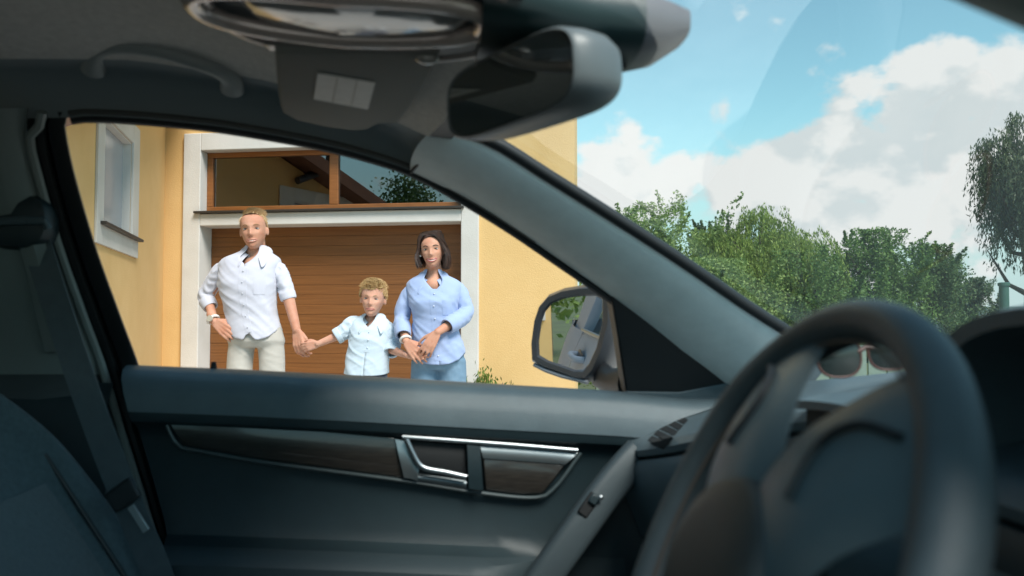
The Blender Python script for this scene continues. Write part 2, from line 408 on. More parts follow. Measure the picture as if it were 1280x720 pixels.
# boards share their mesh, so let the grain come from where each board is
for n in M_BOARD.node_tree.nodes:
    if n.type == 'TEX_COORD':
        gg = M_BOARD.node_tree.nodes.new('ShaderNodeNewGeometry')
        for l in list(M_BOARD.node_tree.links):
            if l.from_node == n: M_BOARD.node_tree.links.new(gg.outputs['Position'], l.to_socket)
# transom window
tw = MB(); fb = .062
zb, zt = z264 + .012, z189
hbox(tw, s253, s577, .10, .17, zb, zb + fb); hbox(tw, s253, s577, .10, .17, zt - fb * .8, zt)
hbox(tw, s253, s253 + fb, .101, .169, zb + fb, zt - fb * .8); hbox(tw, s577 - fb, s577, .101, .169, zb + fb, zt - fb * .8)
sm, _ = fac(417, 230, .1); hbox(tw, sm - .045, sm + .045, .098, .169, zb + fb, zt - fb * .8)
two = tw.build('window_frame', M_BROWN, house, smooth=False, bevel=.006)
for a, b in ((s253 + fb, sm - .045), (sm + .045, s577 - fb)):
    gmb = MB(); hbox(gmb, a - .01, b + .01, .135, .141, zb + fb - .01, zt - fb * .8 + .01); gmb.build('pane', M_HGLASS, two, smooth=False)
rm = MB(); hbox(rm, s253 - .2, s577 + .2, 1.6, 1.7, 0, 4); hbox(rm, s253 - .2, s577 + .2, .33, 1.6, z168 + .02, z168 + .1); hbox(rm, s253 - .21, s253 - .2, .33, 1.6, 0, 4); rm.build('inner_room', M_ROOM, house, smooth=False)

# wing wall that comes forward on the left
WPH = R_(85 + 12.7); WD = Vector((-math.cos(WPH), -math.sin(WPH), 0)); WN = Vector((-WD.y, WD.x, 0))
if WN.dot(Vector((1, 0, 0))) < 0: WN = -WN
CN = Hp(s205, 0, 0); ZV0 = Vector((0, 0, 1))
def wing(u, v, off=0.0):
    d = ray(u, v); k = (CN + WN * off - EYE).dot(WN) / d.dot(WN); p = EYE + d * k
    return (p - CN).dot(WD), p.z
WROT = Matrix(((WD.x, WN.x, 0), (WD.y, WN.y, 0), (0, 0, 1)))
def wbox(mb, a0, a1, o0, o1, z0, z1):
    q = CN + WD * ((a0 + a1) / 2) + WN * ((o0 + o1) / 2) + Vector((0, 0, (z0 + z1) / 2))
    return mb.box(q, (abs(a1 - a0) / 2, abs(o1 - o0) / 2, abs(z1 - z0) / 2), WROT)
a_far, _ = wing(163.5, 230); a_near, _ = wing(127, 230); a_fo, zbo = wing(169.4, 323); a_no, _ = wing(118.6, 230); _, zsill = wing(160, 296)
_, ztop = wing(148, 162); LW = 4.6
def wtop(a): return 3.55 - .32 * a
for (a0, a1, z0, z1) in ((0, a_far, 0, None), (a_near, LW, 0, None), (a_far, a_near, 0, zsill - .0), (a_far, a_near, ztop, None)):
    w = MB()
    if z1 is not None: wbox(w, a0, a1, -.32, 0, z0, z1)
    else: w.prism([CN + WD * a0 + ZV0 * z0, CN + WD * a1 + ZV0 * z0, CN + WD * a1 + ZV0 * wtop(a1), CN + WD * a0 + ZV0 * wtop(a0)], WN * -.32)
    w.build('wall', M_YELLOW, house, smooth=False)
w = MB(); wbox(w, LW - .3, LW + .0, -6, -.33, 0, wtop(LW)); w.build('wall', M_YELLOW, house, smooth=False)
w = MB(); w.prism([CN + WD * -.1 + WN * .28 + ZV0 * (wtop(-.1) + .02), CN + WD * (LW + .5) + WN * .28 + ZV0 * (wtop(LW + .5) + .02), CN + WD * (LW + .5) - WN * 6 + ZV0 * (wtop(LW + .5) + .02), CN + WD * -.1 - WN * 6 + ZV0 * (wtop(-.1) + .02)], (0, 0, .16)); w.build('roof', M_ROOF, house, smooth=False)
bt = MB()
wbox(bt, a_fo, a_far, .0, .02, zbo, ztop + .16); wbox(bt, a_near, a_no, .0, .02, zbo, ztop + .16); wbox(bt, a_far, a_near, .0, .019, zbo, zsill - .01); wbox(bt, a_far, a_near, .0, .019, ztop, ztop + .16)
bt.build('window_surround', M_WHITE, house, smooth=False, bevel=.004)
ss = MB(); wbox(ss, a_fo - .02, a_near + .1, -.2, .06, zsill - .012, zsill + .010); ss.build('window_sill', M_SILL, house, smooth=False, bevel=.003)
wf = MB(); wbox(wf, a_far, a_near, -.10, -.07, zsill, ztop); wfo = wf.build('window_frame', M_WHITE, house, smooth=False)
gp = MB(); wbox(gp, a_far + .0, a_near - .0, -.068, -.062, zsill, ztop); gp.build('pane', mat('sky_pale_pane', (0.36, 0.39, 0.43), .18, var=.05, vscale=2), wfo, smooth=False)  # pale base colour puts the sky's reflection into the pane
gp = MB(); wbox(gp, a_far, a_far + .012, -.07, -.001, zsill + .01, ztop); wbox(gp, a_near - .012, a_near, -.07, -.001, zsill + .01, ztop); wbox(gp, a_far + .012, a_near - .012, -.07, -.001, ztop - .012, ztop); gp.build('window_reveal', M_WHITE, wfo, smooth=False)
# eaves and roof of the house
rf = MB()
rf.prism([Hp(s205 - 3.5, -.6, ZE), Hp(s718 + .6, -.6, ZE), Hp(s718 + .6, 4, ZE + 2.6), Hp(s205 - 3.5, 4, ZE + 2.6)], (0, 0, .14))
rf.prism([Hp(s205 - 3.5, 8.6, ZE), Hp(s718 + .6, 8.6, ZE), Hp(s718 + .6, 4, ZE + 2.6), Hp(s205 - 3.5, 4, ZE + 2.6)], (0, 0, .14))
rf.build('roof', M_ROOF, house, smooth=False)

# drainpipe on the wing, which the transom pane mirrors
def mirw(u, v, off):
    d = ray(u, v); k = (DF + .138) / d.dot(NIN); p = EYE + d * k; d = d - NIN * (2 * d.dot(NIN))
    q = (CN + WN * off - p).dot(WN) / d.dot(WN); return p + d * q
pts = [mirw(u, v, .09) for u, v in ((412, 188), (411, 203), (402, 214), (372, 226))]
b = MB(); b.tube(smooth_path(pts, 30), .045, 10); b.build('drainpipe', mat('dark_pipe', (0.035, 0.035, 0.04), .5), house)
# ------------------------------------------------ building added so the door mirror shows a yellow house wall
an = empty('mirror_building', (-9, 3.1, 0), 'yellow building added behind the car to stand for the house in the door mirror', 'building')
b = MB(); b.box((-9.2, 3.15, 1.4), (1.6, 1.95, 1.4)); b.build('wall', M_YELLOW, an, smooth=False)
b = MB(); b.prism([(-7.3, 1.0, 2.8), (-11.1, 1.0, 2.8), (-11.1, 5.3, 3.7), (-7.3, 5.3, 3.7)], (0, 0, .14)); b.build('roof', mat('pink_roof_tile', (0.42, 0.2, 0.14), .8, var=.15, vscale=5), an, smooth=False)
b = MB(); b.box((-7.58, 1.33, 1.25), (.03, .06, .45)); b.build('window_frame', M_WHITE, an, smooth=False)
# ------------------------------------------------ fence right of the house
M_FENCE = mat('grey_green_fence', (0.20, 0.27, 0.23), 0.75, var=0.15, vscale=6)
fn = empty('fence', Hp(s718 + .3, 2.6, 0), 'low grey green panel fence right of the yellow house', 'fence')
pnl = MB(); pnl.box((0, 0, .4), (.097, .014, .4)); f0 = None
for i in range(34):
    if f0 is None: o = f0 = pnl.build('panel', M_FENCE, None, smooth=False, bevel=.006)
    else: o = f0.copy(); COL.objects.link(o)
    o.matrix_basis = Matrix.Translation(Hp(s718 + .15 + i * .212, 2.6, 0.05)) @ HROT.to_4x4(); put(o, fn)
rl = MB(); hbox(rl, s718, s718 + 7.3, 2.64, 2.70, .2, .26); hbox(rl, s718, s718 + 7.3, 2.64, 2.70, .64, .70); rl.build('rail', M_FENCE, fn, smooth=False)

# ================================================================== PLANTS
def add_mesh_np(name, V, Q, material, parent=None):
    me = bpy.data.meshes.new(name); nv, nf = len(V), len(Q)
    me.vertices.add(nv); me.vertices.foreach_set('co', V.astype(np.float32).ravel())
    me.loops.add(nf * 4); me.loops.foreach_set('vertex_index', Q.astype(np.int32).ravel())
    me.polygons.add(nf); me.polygons.foreach_set('loop_start', np.arange(0, nf * 4, 4, dtype=np.int32))
    me.update(calc_edges=True); me.materials.append(material)
    o = bpy.data.objects.new(name, me); COL.objects.link(o)
    if parent: put(o, parent)
    return o
def leaves(P, size, aspect=0.5, down=0.0, dirs=None):
    n = len(P); A = RNG.normal(size=(n, 3)) if dirs is None else dirs + RNG.normal(size=(n, 3)) * .35
    A[:, 2] -= down; A /= np.linalg.norm(A, axis=1)[:, None]
    B = np.cross(A, RNG.normal(size=(n, 3))); B /= np.linalg.norm(B, axis=1)[:, None] + 1e-9
    L = size * RNG.uniform(.6, 1.35, n)[:, None]; W = L * aspect
    V = np.stack([P - A * L * .5, P + B * W * .5, P + A * L * .5, P - B * W * .5], 1).reshape(-1, 3)
    return V, np.arange(n * 4).reshape(n, 4)
M_BARK = mat('tree_bark', (0.10, 0.08, 0.06), 0.9, var=0.3, vscale=12, bump=0.5, bscale=40)
def limbs(root, top, spread, n, r0, parent):
    mb = MB(); h = top
    mb.tube([root, root + Vector((.05 * h * .2, 0, h * .35)), root + Vector((-.02 * h, .03 * h, h * .7)), root + Vector((0, 0, h * .93))], [r0, r0 * .75, r0 * .42, r0 * .1], 8)
    for i in range(n):
        a = 2.4 * i + random.random(); z = h * random.uniform(.25, .7); q = root + Vector((0, 0, z))
        e = q + Vector((math.cos(a) * spread * .75, math.sin(a) * spread * .75, h * random.uniform(.12, .3)))
        mb.tube([q, q.lerp(e, .5) + Vector((0, 0, -.05 * h)), e], [r0 * .4, r0 * .25, r0 * .06], 6)
    return mb.build('trunk', M_BARK, parent)
def broad_tree(name, label, u, depth, vtop, width, material, n=13000, leaf=.2, group=None, lobes=16, low=.15, spikes=26, cat='tree'):
    width *= 1.15; leaf *= .66; n = int(n * 2.3); lobes = int(lobes * 1.3); c = at(u, 408, depth); base = Vector((c.x, c.y, 0)); H = 1.07 + (408 - vtop) / F * depth
    root = empty(name, base, label, cat, group)
    limbs(base, H * .92, width * .5, 9, .028 * H, root)
    pts = []
    ctr = []
    for i in range(lobes):
        a = random.random() * 6.283; t = random.uniform(low, .86); rr = width * .5 * math.sin(math.pi * min(1, .22 + t * .72)) * random.uniform(.35, .9)
        ctr.append((base.x + math.cos(a) * rr, base.y + math.sin(a) * rr, H * t, width * random.uniform(.13, .24)))
    ctr.append((base.x, base.y, H * .82, width * .2)); ctr.append((base.x, base.y, H * .5, width * .3))
    wsum = np.array([q[3] ** 2 for q in ctr]); wsum /= wsum.sum()
    for (x, y, z, r), wgt in zip(ctr, wsum):
        m = int(n * .58 * wgt)
        # each lobe is a set of small leaf clumps on and in its shell
        k = max(6, m // 45); dv = RNG.normal(size=(k, 3)); dv /= np.linalg.norm(dv, axis=1)[:, None]
        cl = np.array([x, y, z]) + dv * r * (RNG.uniform(.35, 1.12, k)[:, None]) * np.array([1, 1, .9])
        idx = RNG.integers(0, k, m); pts.append(cl[idx] + RNG.normal(size=(m, 3)) * r * .19)
    for i in range(spikes):                     # loose shoots that break the outline
        x, y, z, r = ctr[random.randrange(len(ctr))]
        d = np.array([random.gauss(0, .5), random.gauss(0, .5), random.uniform(.8, 2.0)]); d /= np.linalg.norm(d)
        L = r * random.uniform(.7, 2.1); m = int(n * .42 / spikes); t = RNG.uniform(0, 1, m)[:, None]
        q = np.array([x, y, z]) + d * (r * .85 + t * L) + RNG.normal(size=(m, 3)) * (.10 * L) * (1.15 - t)
        pts.append(q)
    P = np.concatenate(pts); P = P[(P[:, 2] > .15) & (P[:, 2] < H * 1.04)]
    V, Q = leaves(P, leaf, .55)
    add_mesh_np('crown', V, Q, material, root); return root
def weeping_tree(name, label, u, depth, vtop, width, material, strands=620, per=46, leaf=.2, group=None, droop=(1.6, 4.2), lobes=9, wind=(.35, .1)):
    c = at(u, 408, depth); base = Vector((c.x, c.y, 0)); H = 1.07 + (408 - vtop) / F * depth
    root = empty(name, base, label, 'tree', group)
    limbs(base, H * .9, width * .42, 10, .03 * H, root)
    P = []; Dn = []
    tops = []
    for i in range(lobes):
        a = 6.283 * i / lobes + random.random(); rr = width * .5 * random.uniform(.15, .72)
        tops.append((base.x + math.cos(a) * rr, base.y + math.sin(a) * rr, H * (1 - .42 * (rr / (width * .5)) ** 1.5) * random.uniform(.68, 1.0), width * random.uniform(.10, .19)))
    tops.append((base.x, base.y, H * .95, width * .14))
    for i in range(strands):
        x, y, z, r = random.choice(tops)
        d = np.array([random.gauss(0, 1), random.gauss(0, 1), abs(random.gauss(0, .7))]); d /= np.linalg.norm(d)
        s = np.array([x, y, z - r * .8]) + d * r * random.uniform(.3, 1.05)
        L = min(random.uniform(*droop), s[2] - .3); t = np.linspace(0, 1, per)[:, None]
        out = np.array([d[0], d[1], 0]) * r * .7
        swy = np.array([wind[0], wind[1], 0]) * random.uniform(.2, 1.0)
        q = s + out * np.sqrt(t) + swy * t ** 2 + np.array([0, 0, 1]) * (r * .25 * np.sin(np.minimum(t * 6, 3.14)) * .5 - L * t ** 1.25)
        q = q + RNG.normal(size=q.shape) * .05
        P.append(q); Dn.append(np.tile(np.array([[0.12 * d[0], .12 * d[1], -1.0]]), (per, 1)))
    P = np.concatenate(P); Dn = np.concatenate(Dn); ok = P[:, 2] > .2
    V, Q = leaves(P[ok], leaf, .26, 0, Dn[ok]); add_mesh_np('crown', V, Q, material, root)
    return root
L_WILLOW = leaf_mat('willow_leaves', (0.11, 0.18, 0.035), (0.32, 0.42, 0.09))
L_PALE = leaf_mat('pale_green_leaves', (0.13, 0.22, 0.06), (0.32, 0.42, 0.13))
L_GREEN = leaf_mat('mid_green_leaves', (0.07, 0.145, 0.04), (0.20, 0.32, 0.08))
L_DARK = leaf_mat('dark_green_leaves', (0.055, 0.115, 0.045), (0.16, 0.25, 0.085))
L_GREY = leaf_mat('grey_green_leaves', (0.06, 0.105, 0.055), (0.17, 0.24, 0.11))
L_BIRCH = leaf_mat('birch_leaves', (0.06, 0.09, 0.045), (0.17, 0.21, 0.11))
GT = 'trees beyond the driveway'
weeping_tree('willow_tree', 'bright green weeping willow, tallest of the trees in the windscreen', 955, 42, 246, 7.4, L_WILLOW, 1900, 52, .19, GT, (1.6, 4.6), 20)
broad_tree('willow_tree', 'pale feathery green tree beside the windscreen pillar, left of the weeping willow', 815, 44, 258, 5.6, L_PALE, 13000, .24, GT, 14, .1, 70)
broad_tree('shrub_tree', 'grey green slender tree between the pale tree and the weeping willow', 893, 47, 276, 3.2, L_GREY, 9000, .22, GT, 10, .15, 60)
broad_tree('leafy_tree', 'mid green tree with pointed twin tops just right of the weeping willow', 1085, 46, 292, 4.8, L_GREEN, 15000, .24, GT, 16, .1, 70)
broad_tree('leafy_tree', 'dark green tree with a fine loose top above the steering wheel rim', 1165, 48, 310, 4.0, L_DARK, 13000, .22, GT, 14, .1, 70)
broad_tree('leafy_tree', 'small low tree at the right end of the far tree row', 1222, 56, 350, 2.8, L_GREY, 6500, .24, GT, 10, .1, 45)
broad_tree('leafy_tree', 'low dark bush tree filling the foot of the tree row under the willow', 1020, 39, 318, 5.6, L_GREEN, 13000, .22, GT, 14, .05, 20)
broad_tree('leafy_tree', 'low bright bush tree behind the windscreen pillar foot', 880, 38, 330, 5.6, L_PALE, 12000, .22, GT, 14, .05, 20)
weeping_tree('birch_tree', 'tall dark weeping birch at the right edge of the windscreen view', 1288, 26, 120, 3.5, L_BIRCH, 900, 44, .15, None, (1.0, 2.6), 14, (.05, .05))
broad_tree('shrub', 'green shrub behind the fence at the house corner', 748, 13.5, 330, 1.7, L_PALE, 5000, .09, None, 9, .05, 16, 'shrub')
def yard_tree(label, p, H, width, material, n):
    root = empty('leafy_tree', p, label, 'tree'); limbs(p, H * .95, width * .5, 9, .03 * H, root)
    pts = []
    for i in range(60):
        a = random.random() * 6.28; t = random.uniform(.35, 1); r = width * .5 * math.sin(math.pi * (.2 + .75 * t)) * random.uniform(.3, 1)
        pts.append(np.array([p.x + math.cos(a) * r, p.y + math.sin(a) * r, H * t]) + RNG.normal(size=(n // 60, 3)) * .28)
    V, Q = leaves(np.concatenate(pts), .16, .55); add_mesh_np('crown', V, Q, material, root)
sq, zq = fac(505, 226, 24); yard_tree('leafy tree across the street, mirrored in the right transom pane', Hp(sq, -24, 0), zq, 4.5, L_DARK, 5000)
yard_tree('leafy tree behind the car, mirrored in the door mirror', Vector((-13, .7, 0)), 2.8, 2.4, L_PALE, 4000)

# small ornamental plant at the foot of the white jamb
su, zu = fac(612, 463); pl = empty('plant', Hp(su, -.35, 0), 'small bright green plant at the wall foot right of the garage', 'plant')
V_, Q_ = [], []; base = Hp(su, -.35, 0)
mb = MB()
for i in range(9):
    a = i * 2.4; mb.tube([base, base + Vector((math.cos(a) * .1, math.sin(a) * .1, zu * .55)), base + Vector((math.cos(a) * .2, math.sin(a) * .2, zu * .85))], [.008, .006, .003], 5)
mb.build('stem', M_BARK, pl)
P = []
for i in range(110):
    a = random.random() * 6.28; r = abs(random.gauss(0, .17)); h = zu * random.uniform(.25, 1.0) * (1 - .7 * r)
    P.append(np.array([base.x + math.cos(a) * r, base.y + math.sin(a) * r, h]) + RNG.normal(size=(16, 3)) * np.array([.02, .02, .05]))
P = np.concatenate(P); V, Q = leaves(P, .045, .35, 0, np.tile(np.array([[0, 0, .8]]), (len(P), 1))); add_mesh_np('foliage', V, Q, leaf_mat('fresh_leaves', (0.06, 0.11, 0.02), (0.2, 0.28, 0.06)), pl)

# green post with a cap beyond the bonnet
pc = at(1256, 408, 9.0); post = empty('post', (pc.x, pc.y, 0), 'dark green capped post in front of the birch', 'post')
zt_ = 1.07 + (408 - 353) / F * 9.0; M_POST = mat('green_post_paint', (0.035, 0.10, 0.075), 0.5, var=.1, vscale=9)
b = MB(); b.tube([(pc.x, pc.y, 0), (pc.x, pc.y, zt_ - .03)], .047, 16); b.build('pole', M_POST, post)
b = MB(); b.tube([(pc.x, pc.y, zt_ - .035), (pc.x, pc.y, zt_ - .008), (pc.x, pc.y, zt_)], [.058, .058, .045], 16); b.build('cap', M_POST, post)

# ================================================================== CAR
YC = 0.91                                    # centre line of the car
def flip(p): return Vector((p[0], 2 * YC - p[1], p[2]))
car = empty('car', (0, YC, 0), 'parked silver car seen from inside, with dark grey cabin', 'car')
def part(mb, name, m, parent=None, **kw): return mb.build(name, m, parent or car, **kw)
def sstep(a, b, x):
    t = min(1, max(0, (x - a) / (b - a))); return t * t * (3 - 2 * t)

# ---- traced edges of the left side opening
E_px = [(30, 148), (85, 147), (160, 149), (230, 155), (300, 164), (400, 182), (470, 200), (520, 217)]
E = [on_side(*p) for p in E_px]
ex = [-2.1, -1.5, -1.0] + [p.x for p in E]; ey = [1.50, 1.46, 1.45] + [p.y for p in E]; ez = [1.22, 1.345, 1.385] + [p.z for p in E]
XF = E[-1].x
def edge_at(x): return interp(ex, ey, x), interp(ex, ez, x)
def crown_z(x): return interp([-2.1, -1.6, -.9, -.45, -.25, -.12, XF], [1.30, 1.44, 1.49, 1.50, 1.475, 1.43, 1.388], x)
def roof_section(x, lift=0.0):
    y, z = edge_at(x); c = crown_z(x)
    k = min(1.0, (c - z) / .115)
    pr = [(y, z), (y - .006, z + .018 * k), (y - .022, z + .048 * k), (y - .05, z + .075 * k), (y - .09, max(z + .08 * k, c - .03)), (1.28, c - .016), (1.12, c - .004), (YC, c)]
    pts = [Vector((x, a, b)) for a, b in pr]
    full = pts + [flip(p) for p in reversed(pts[:-1])]
    n = len(full)
    for i, p in enumerate(full):
        t = (p.y - YC) / .55; p.x += .085 * max(0, 1 - t * t) * sstep(-.3, XF, x); p.z += lift
    return full
xs = list(np.linspace(-2.1, -.7, 8)) + list(np.linspace(-.62, XF, 16))
secs = [roof_section(x) for x in xs]
lin = MB(); lin.sheet([s[4:-4] for s in secs]); part(lin, 'headliner', M_LINING)
for sg in (0, 1):
    rl = MB(); rl.sheet([(s[:5] if not sg else s[-5:]) for s in secs]); part(rl, 'roof_rail_trim', mat('rail_trim', (0.20, 0.235, 0.245), .6, bump=.15, bscale=800))
rs = MB(); rows = []
for s in secs: rows.append([p + Vector((0, .05 if i < 5 else (-.05 if i >= len(s) - 5 else 0), .035 if 3 < i < len(s) - 4 else .012)) for i, p in enumerate(s)])
rs.sheet(rows); part(rs, 'roof', M_PAINT)
# door-top seals along the window edge
tp = [on_side(u, v + 2, .006) for u, v in [(90, 148), (110, 146), (160, 148), (230, 154), (300, 163), (400, 181), (470, 199), (520, 217), (580, 250), (640, 287), (700, 328), (762, 371), (840, 430), (905, 480)]]
sm_ = smooth_path(tp, 60); b = MB(); b.tube(sm_, .0075, 8); part(b, 'window_seal', M_BLACK)
b = MB(); b.tube([p + Vector((0, -.012, .008)) for p in sm_[:38]], .0045, 8); part(b, 'window_seal', mat('grey_seal', (0.075, 0.075, 0.07), .5))
# door window frame outside of the seal (top bar)
b = MB(); b.sheet([[p + Vector((0, .012, .004)), p + Vector((0, .03, .02)), p + Vector((0, .03, .05))] for p in sm_]); part(b, 'door_frame', M_BLACK)

# ---- A pillar
Lp = [on_side(*p, -.004) for p in [(513, 214), (580, 247), (640, 284), (700, 325), (760, 367), (830, 421), (905, 480), (940, 506)]]
Up = [on_side(*p, -.075) for p in [(552, 160), (612, 180), (680, 222), (760, 272), (850, 330), (930, 385), (985, 420), (1020, 446)]]
Lr, Ur = smooth_path(Lp, 26), smooth_path(Up, 26)
def pillar(Lr, Ur, sgn, name, m):
    rows = []
    for a, c in zip(Lr, Ur):
        row = []
        for k in range(11):
            t = k / 10; p = a.lerp(c, t); bl = math.sin(math.pi * t) ** .7
            row.append(p + Vector((-.012 * bl, -sgn * .022 * bl, .004 * bl)))
        rows.append(row)
    mb = MB(); mb.sheet(rows, (.02, sgn * .055, .015)); return part(mb, name, m)
pillar(Lr, Ur, 1, 'pillar_trim', M_TRIM)
pillar([flip(p) for p in Lr], [flip(p) + Vector((0, .036, -.022)) for p in Ur], -1, 'pillar_trim', M_DARK)
for sgn in (0, 1):
    q = [flip(p) if sgn else p for p in Ur]
    b = MB(); b.tube([p + Vector((.006, 0, .004)) for p in q], .0105, 10); part(b, 'windscreen_seal', M_BLACK)
# seam where pillar trim meets the roof trim
b = MB(); b.tube([on_side(513, 216, -.012), on_side(530, 196, -.035), on_side(545, 176, -.06), on_side(556, 160, -.078)], .003, 6); part(b, 'trim_seam', M_BLACK)
# windscreen glass between the pillars
top_c = secs[-1]; rows = []
NW = 18
for i in range(NW):
    t = i / (NW - 1); k = t * (len(Ur) - 1); a = Ur[int(k)].lerp(Ur[min(int(k) + 1, len(Ur) - 1)], k - int(k)) + Vector((.008, .008, .008))
    c = flip(a); row = []
    for j in range(13):
        s = j / 12; p = a.lerp(c, s); p.x += (.075 + .10 * t) * math.sin(math.pi * s); p.z += .012 * math.sin(math.pi * s) * (1 - t); row.append(p)
    rows.append(row)
b = MB(); b.sheet(rows); part(b, 'windscreen', M_WINDSHIELD)
# header strip between roof lining and glass
hd = MB(); hd.sheet([[p + Vector((0, 0, 0)) for p in secs[-1]], [p + Vector((.035, 0, -.004)) for p in secs[-1]]], (0, 0, .012)); part(hd, 'windscreen_header', M_BLACK)

# ---- B pillar and rear edge of the window
Rw = [(86, 140), (82, 158), (84, 172), (95, 222), (120, 308), (150, 392), (175, 460), (197, 535), (222, 615), (247, 700), (268, 780)]
def shift(px, d): return [(u - d, v) for u, v in px]
fr = MB(); rows = []
for u, v in [tuple(p) for p in Rw]:
    rows.append([on_side(u, v, .018), on_side(u - 1.5, v, .004), on_side(u - 10, v, .0), on_side(u - 22, v, .003), on_side(u - 26, v, .03)])
cols = list(zip(*rows)); cols = [smooth_path(list(c), 40) for c in cols]; fr.sheet([list(r) for r in zip(*cols)]); part(fr, 'door_frame', M_BLACK)
b = MB(); b.tube(smooth_path([on_side(u - 33, v, .012) for u, v in Rw], 40), .010, 8); part(b, 'door_seal', M_BLACK)
b = MB(); b.tube(smooth_path([on_side(u - 47 + (14 if v < 160 else 0), v, -.012) for u, v in Rw], 40), .0075, 8); part(b, 'door_seal', mat('grey_green_seal', (0.26, 0.29, 0.28), .45))
M_PILLAR_LOW = mat('pillar_lower_trim', (0.045, 0.056, 0.06), .5, bump=.15, bscale=800)
M_PILLAR_UP = mat('pillar_upper_trim', (0.20, 0.23, 0.225), .6, bump=.15, bscale=800)
for (v0, v1, mm, ins) in ((135, 468, M_PILLAR_UP, 0), (466, 800, M_PILLAR_LOW, .004)):
    rows = []
    for k in range(20):
        v = v0 + (v1 - v0) * k / 19; u = interp([p[1] for p in Rw], [p[0] for p in Rw], v) - 50
        rows.append([on_side(u, v, .02), on_side(u - 2, v, -.012 + ins), on_side(u - 16, v, -.03 + ins), on_side(u - 45, v, -.05 + ins), on_side(u - 90, v, -.055 + ins), on_side(u - 170, v, -.05 + ins), on_side(u - 260, v, 0.0)])
    b = MB(); b.sheet(rows); part(b, 'pillar_trim', mm)
b = MB(); b.sheet([[on_side(u - 18, v, .05), on_side(u - 75, v, .05)] for u, v in Rw]); part(b, 'pillar_backing', M_HOLE)
# belt slot panel on the pillar
b = MB(); b.sheet([[on_side(u - 62, v, -.052), on_side(u - 78, v, -.066), on_side(u - 96, v, -.062)] for u, v in [(118, 300), (130, 345), (140, 390), (152, 440)]]); part(b, 'belt_height_slide', M_TRIM if False else M_PILLAR_UP)

# ---- driver-side and rear shell (closes the cabin behind and below)
sh = MB()
sh.sheet([[(x, 1.68, .24), (x, 1.2, .22), (x, YC, .30), (x, .62, .22), (x, .14, .24)] for x in (-1.9, -1.2, -.5, .2, .75)]); part(sh, 'floor', mat('cabin_carpet', (0.02, 0.022, 0.024), .95, var=.2, vscale=100))
sh = MB(); sh.sheet([[(-1.55, 1.5, .45), (-1.55, .32, .45)], [(-1.62, 1.5, .9), (-1.62, .32, .9)], [(-2.05, 1.45, .97), (-2.05, .37, .97)]]); part(sh, 'parcel_shelf', M_DARK)
def bench(name, x, z, y0, y1):
    mb = MB(); rings = []
    for t in (0, .03, .5, .97, 1):
        y = lerp(y0, y1, t); k = .93 if t in (0, 1) else 1
        prof = [(x + .52, z - .12), (x + .55, z + .02), (x + .5, z + .08), (x + .1, z + .06), (x - .02, z + .1), (x - .2, z + .62), (x - .28, z + .62), (x - .16, z + .02), (x - .1, z - .12)]
        rings.append([(x + .2 + (a - x - .2) * k, y, z + .2 + (c - z - .2) * k) for a, c in prof])
    mb.loft(rings); return part(mb, name, M_SEAT, bevel=.02, segs=3)
bench('rear_seat', -1.32, .38, .38, 1.44)
for sgn in (0, 1):
    def sd(x, y, z): p = Vector((x, y, z)); return flip(p) if sgn else p
    mb = MB(); x0 = -1.45; x1 = -.57
    mb.sheet([[sd(x, 1.70, .965), sd(x, 1.63, .97), sd(x, 1.60, .93), sd(x, 1.60, .6), sd(x, 1.63, .26)] for x in np.linspace(x0, x1, 6)]); part(mb, 'rear_door_trim', M_DARK)
    mb = MB(); mb.sheet([[sd(x, 1.67, .97), sd(x, 1.60, 1.1), sd(x, 1.50, 1.30), sd(x, 1.475, 1.36)] for x in np.linspace(-1.42, -.70, 5)]); part(mb, 'rear_side_glass', M_TINTED)
    mb = MB(); mb.prism([sd(-1.42, 1.67, .96), sd(-2.0, 1.62, .96), sd(-2.0, 1.52, 1.22), sd(-1.5, 1.48, 1.36), sd(-1.42, 1.49, 1.36)], (0, .05 * (-1 if sgn else 1), 0)); part(mb, 'rear_pillar', M_PAINT)
    if sgn:
        mb = MB(); mb.prism([sd(-.60, 1.66, .2), sd(-.70, 1.66, .2), sd(-.72, 1.62, .97), sd(-.68, 1.45, 1.385), sd(-.6, 1.45, 1.385), sd(-.56, 1.62, .97)], (0, -.05, 0)); part(mb, 'pillar_trim', M_DARK)

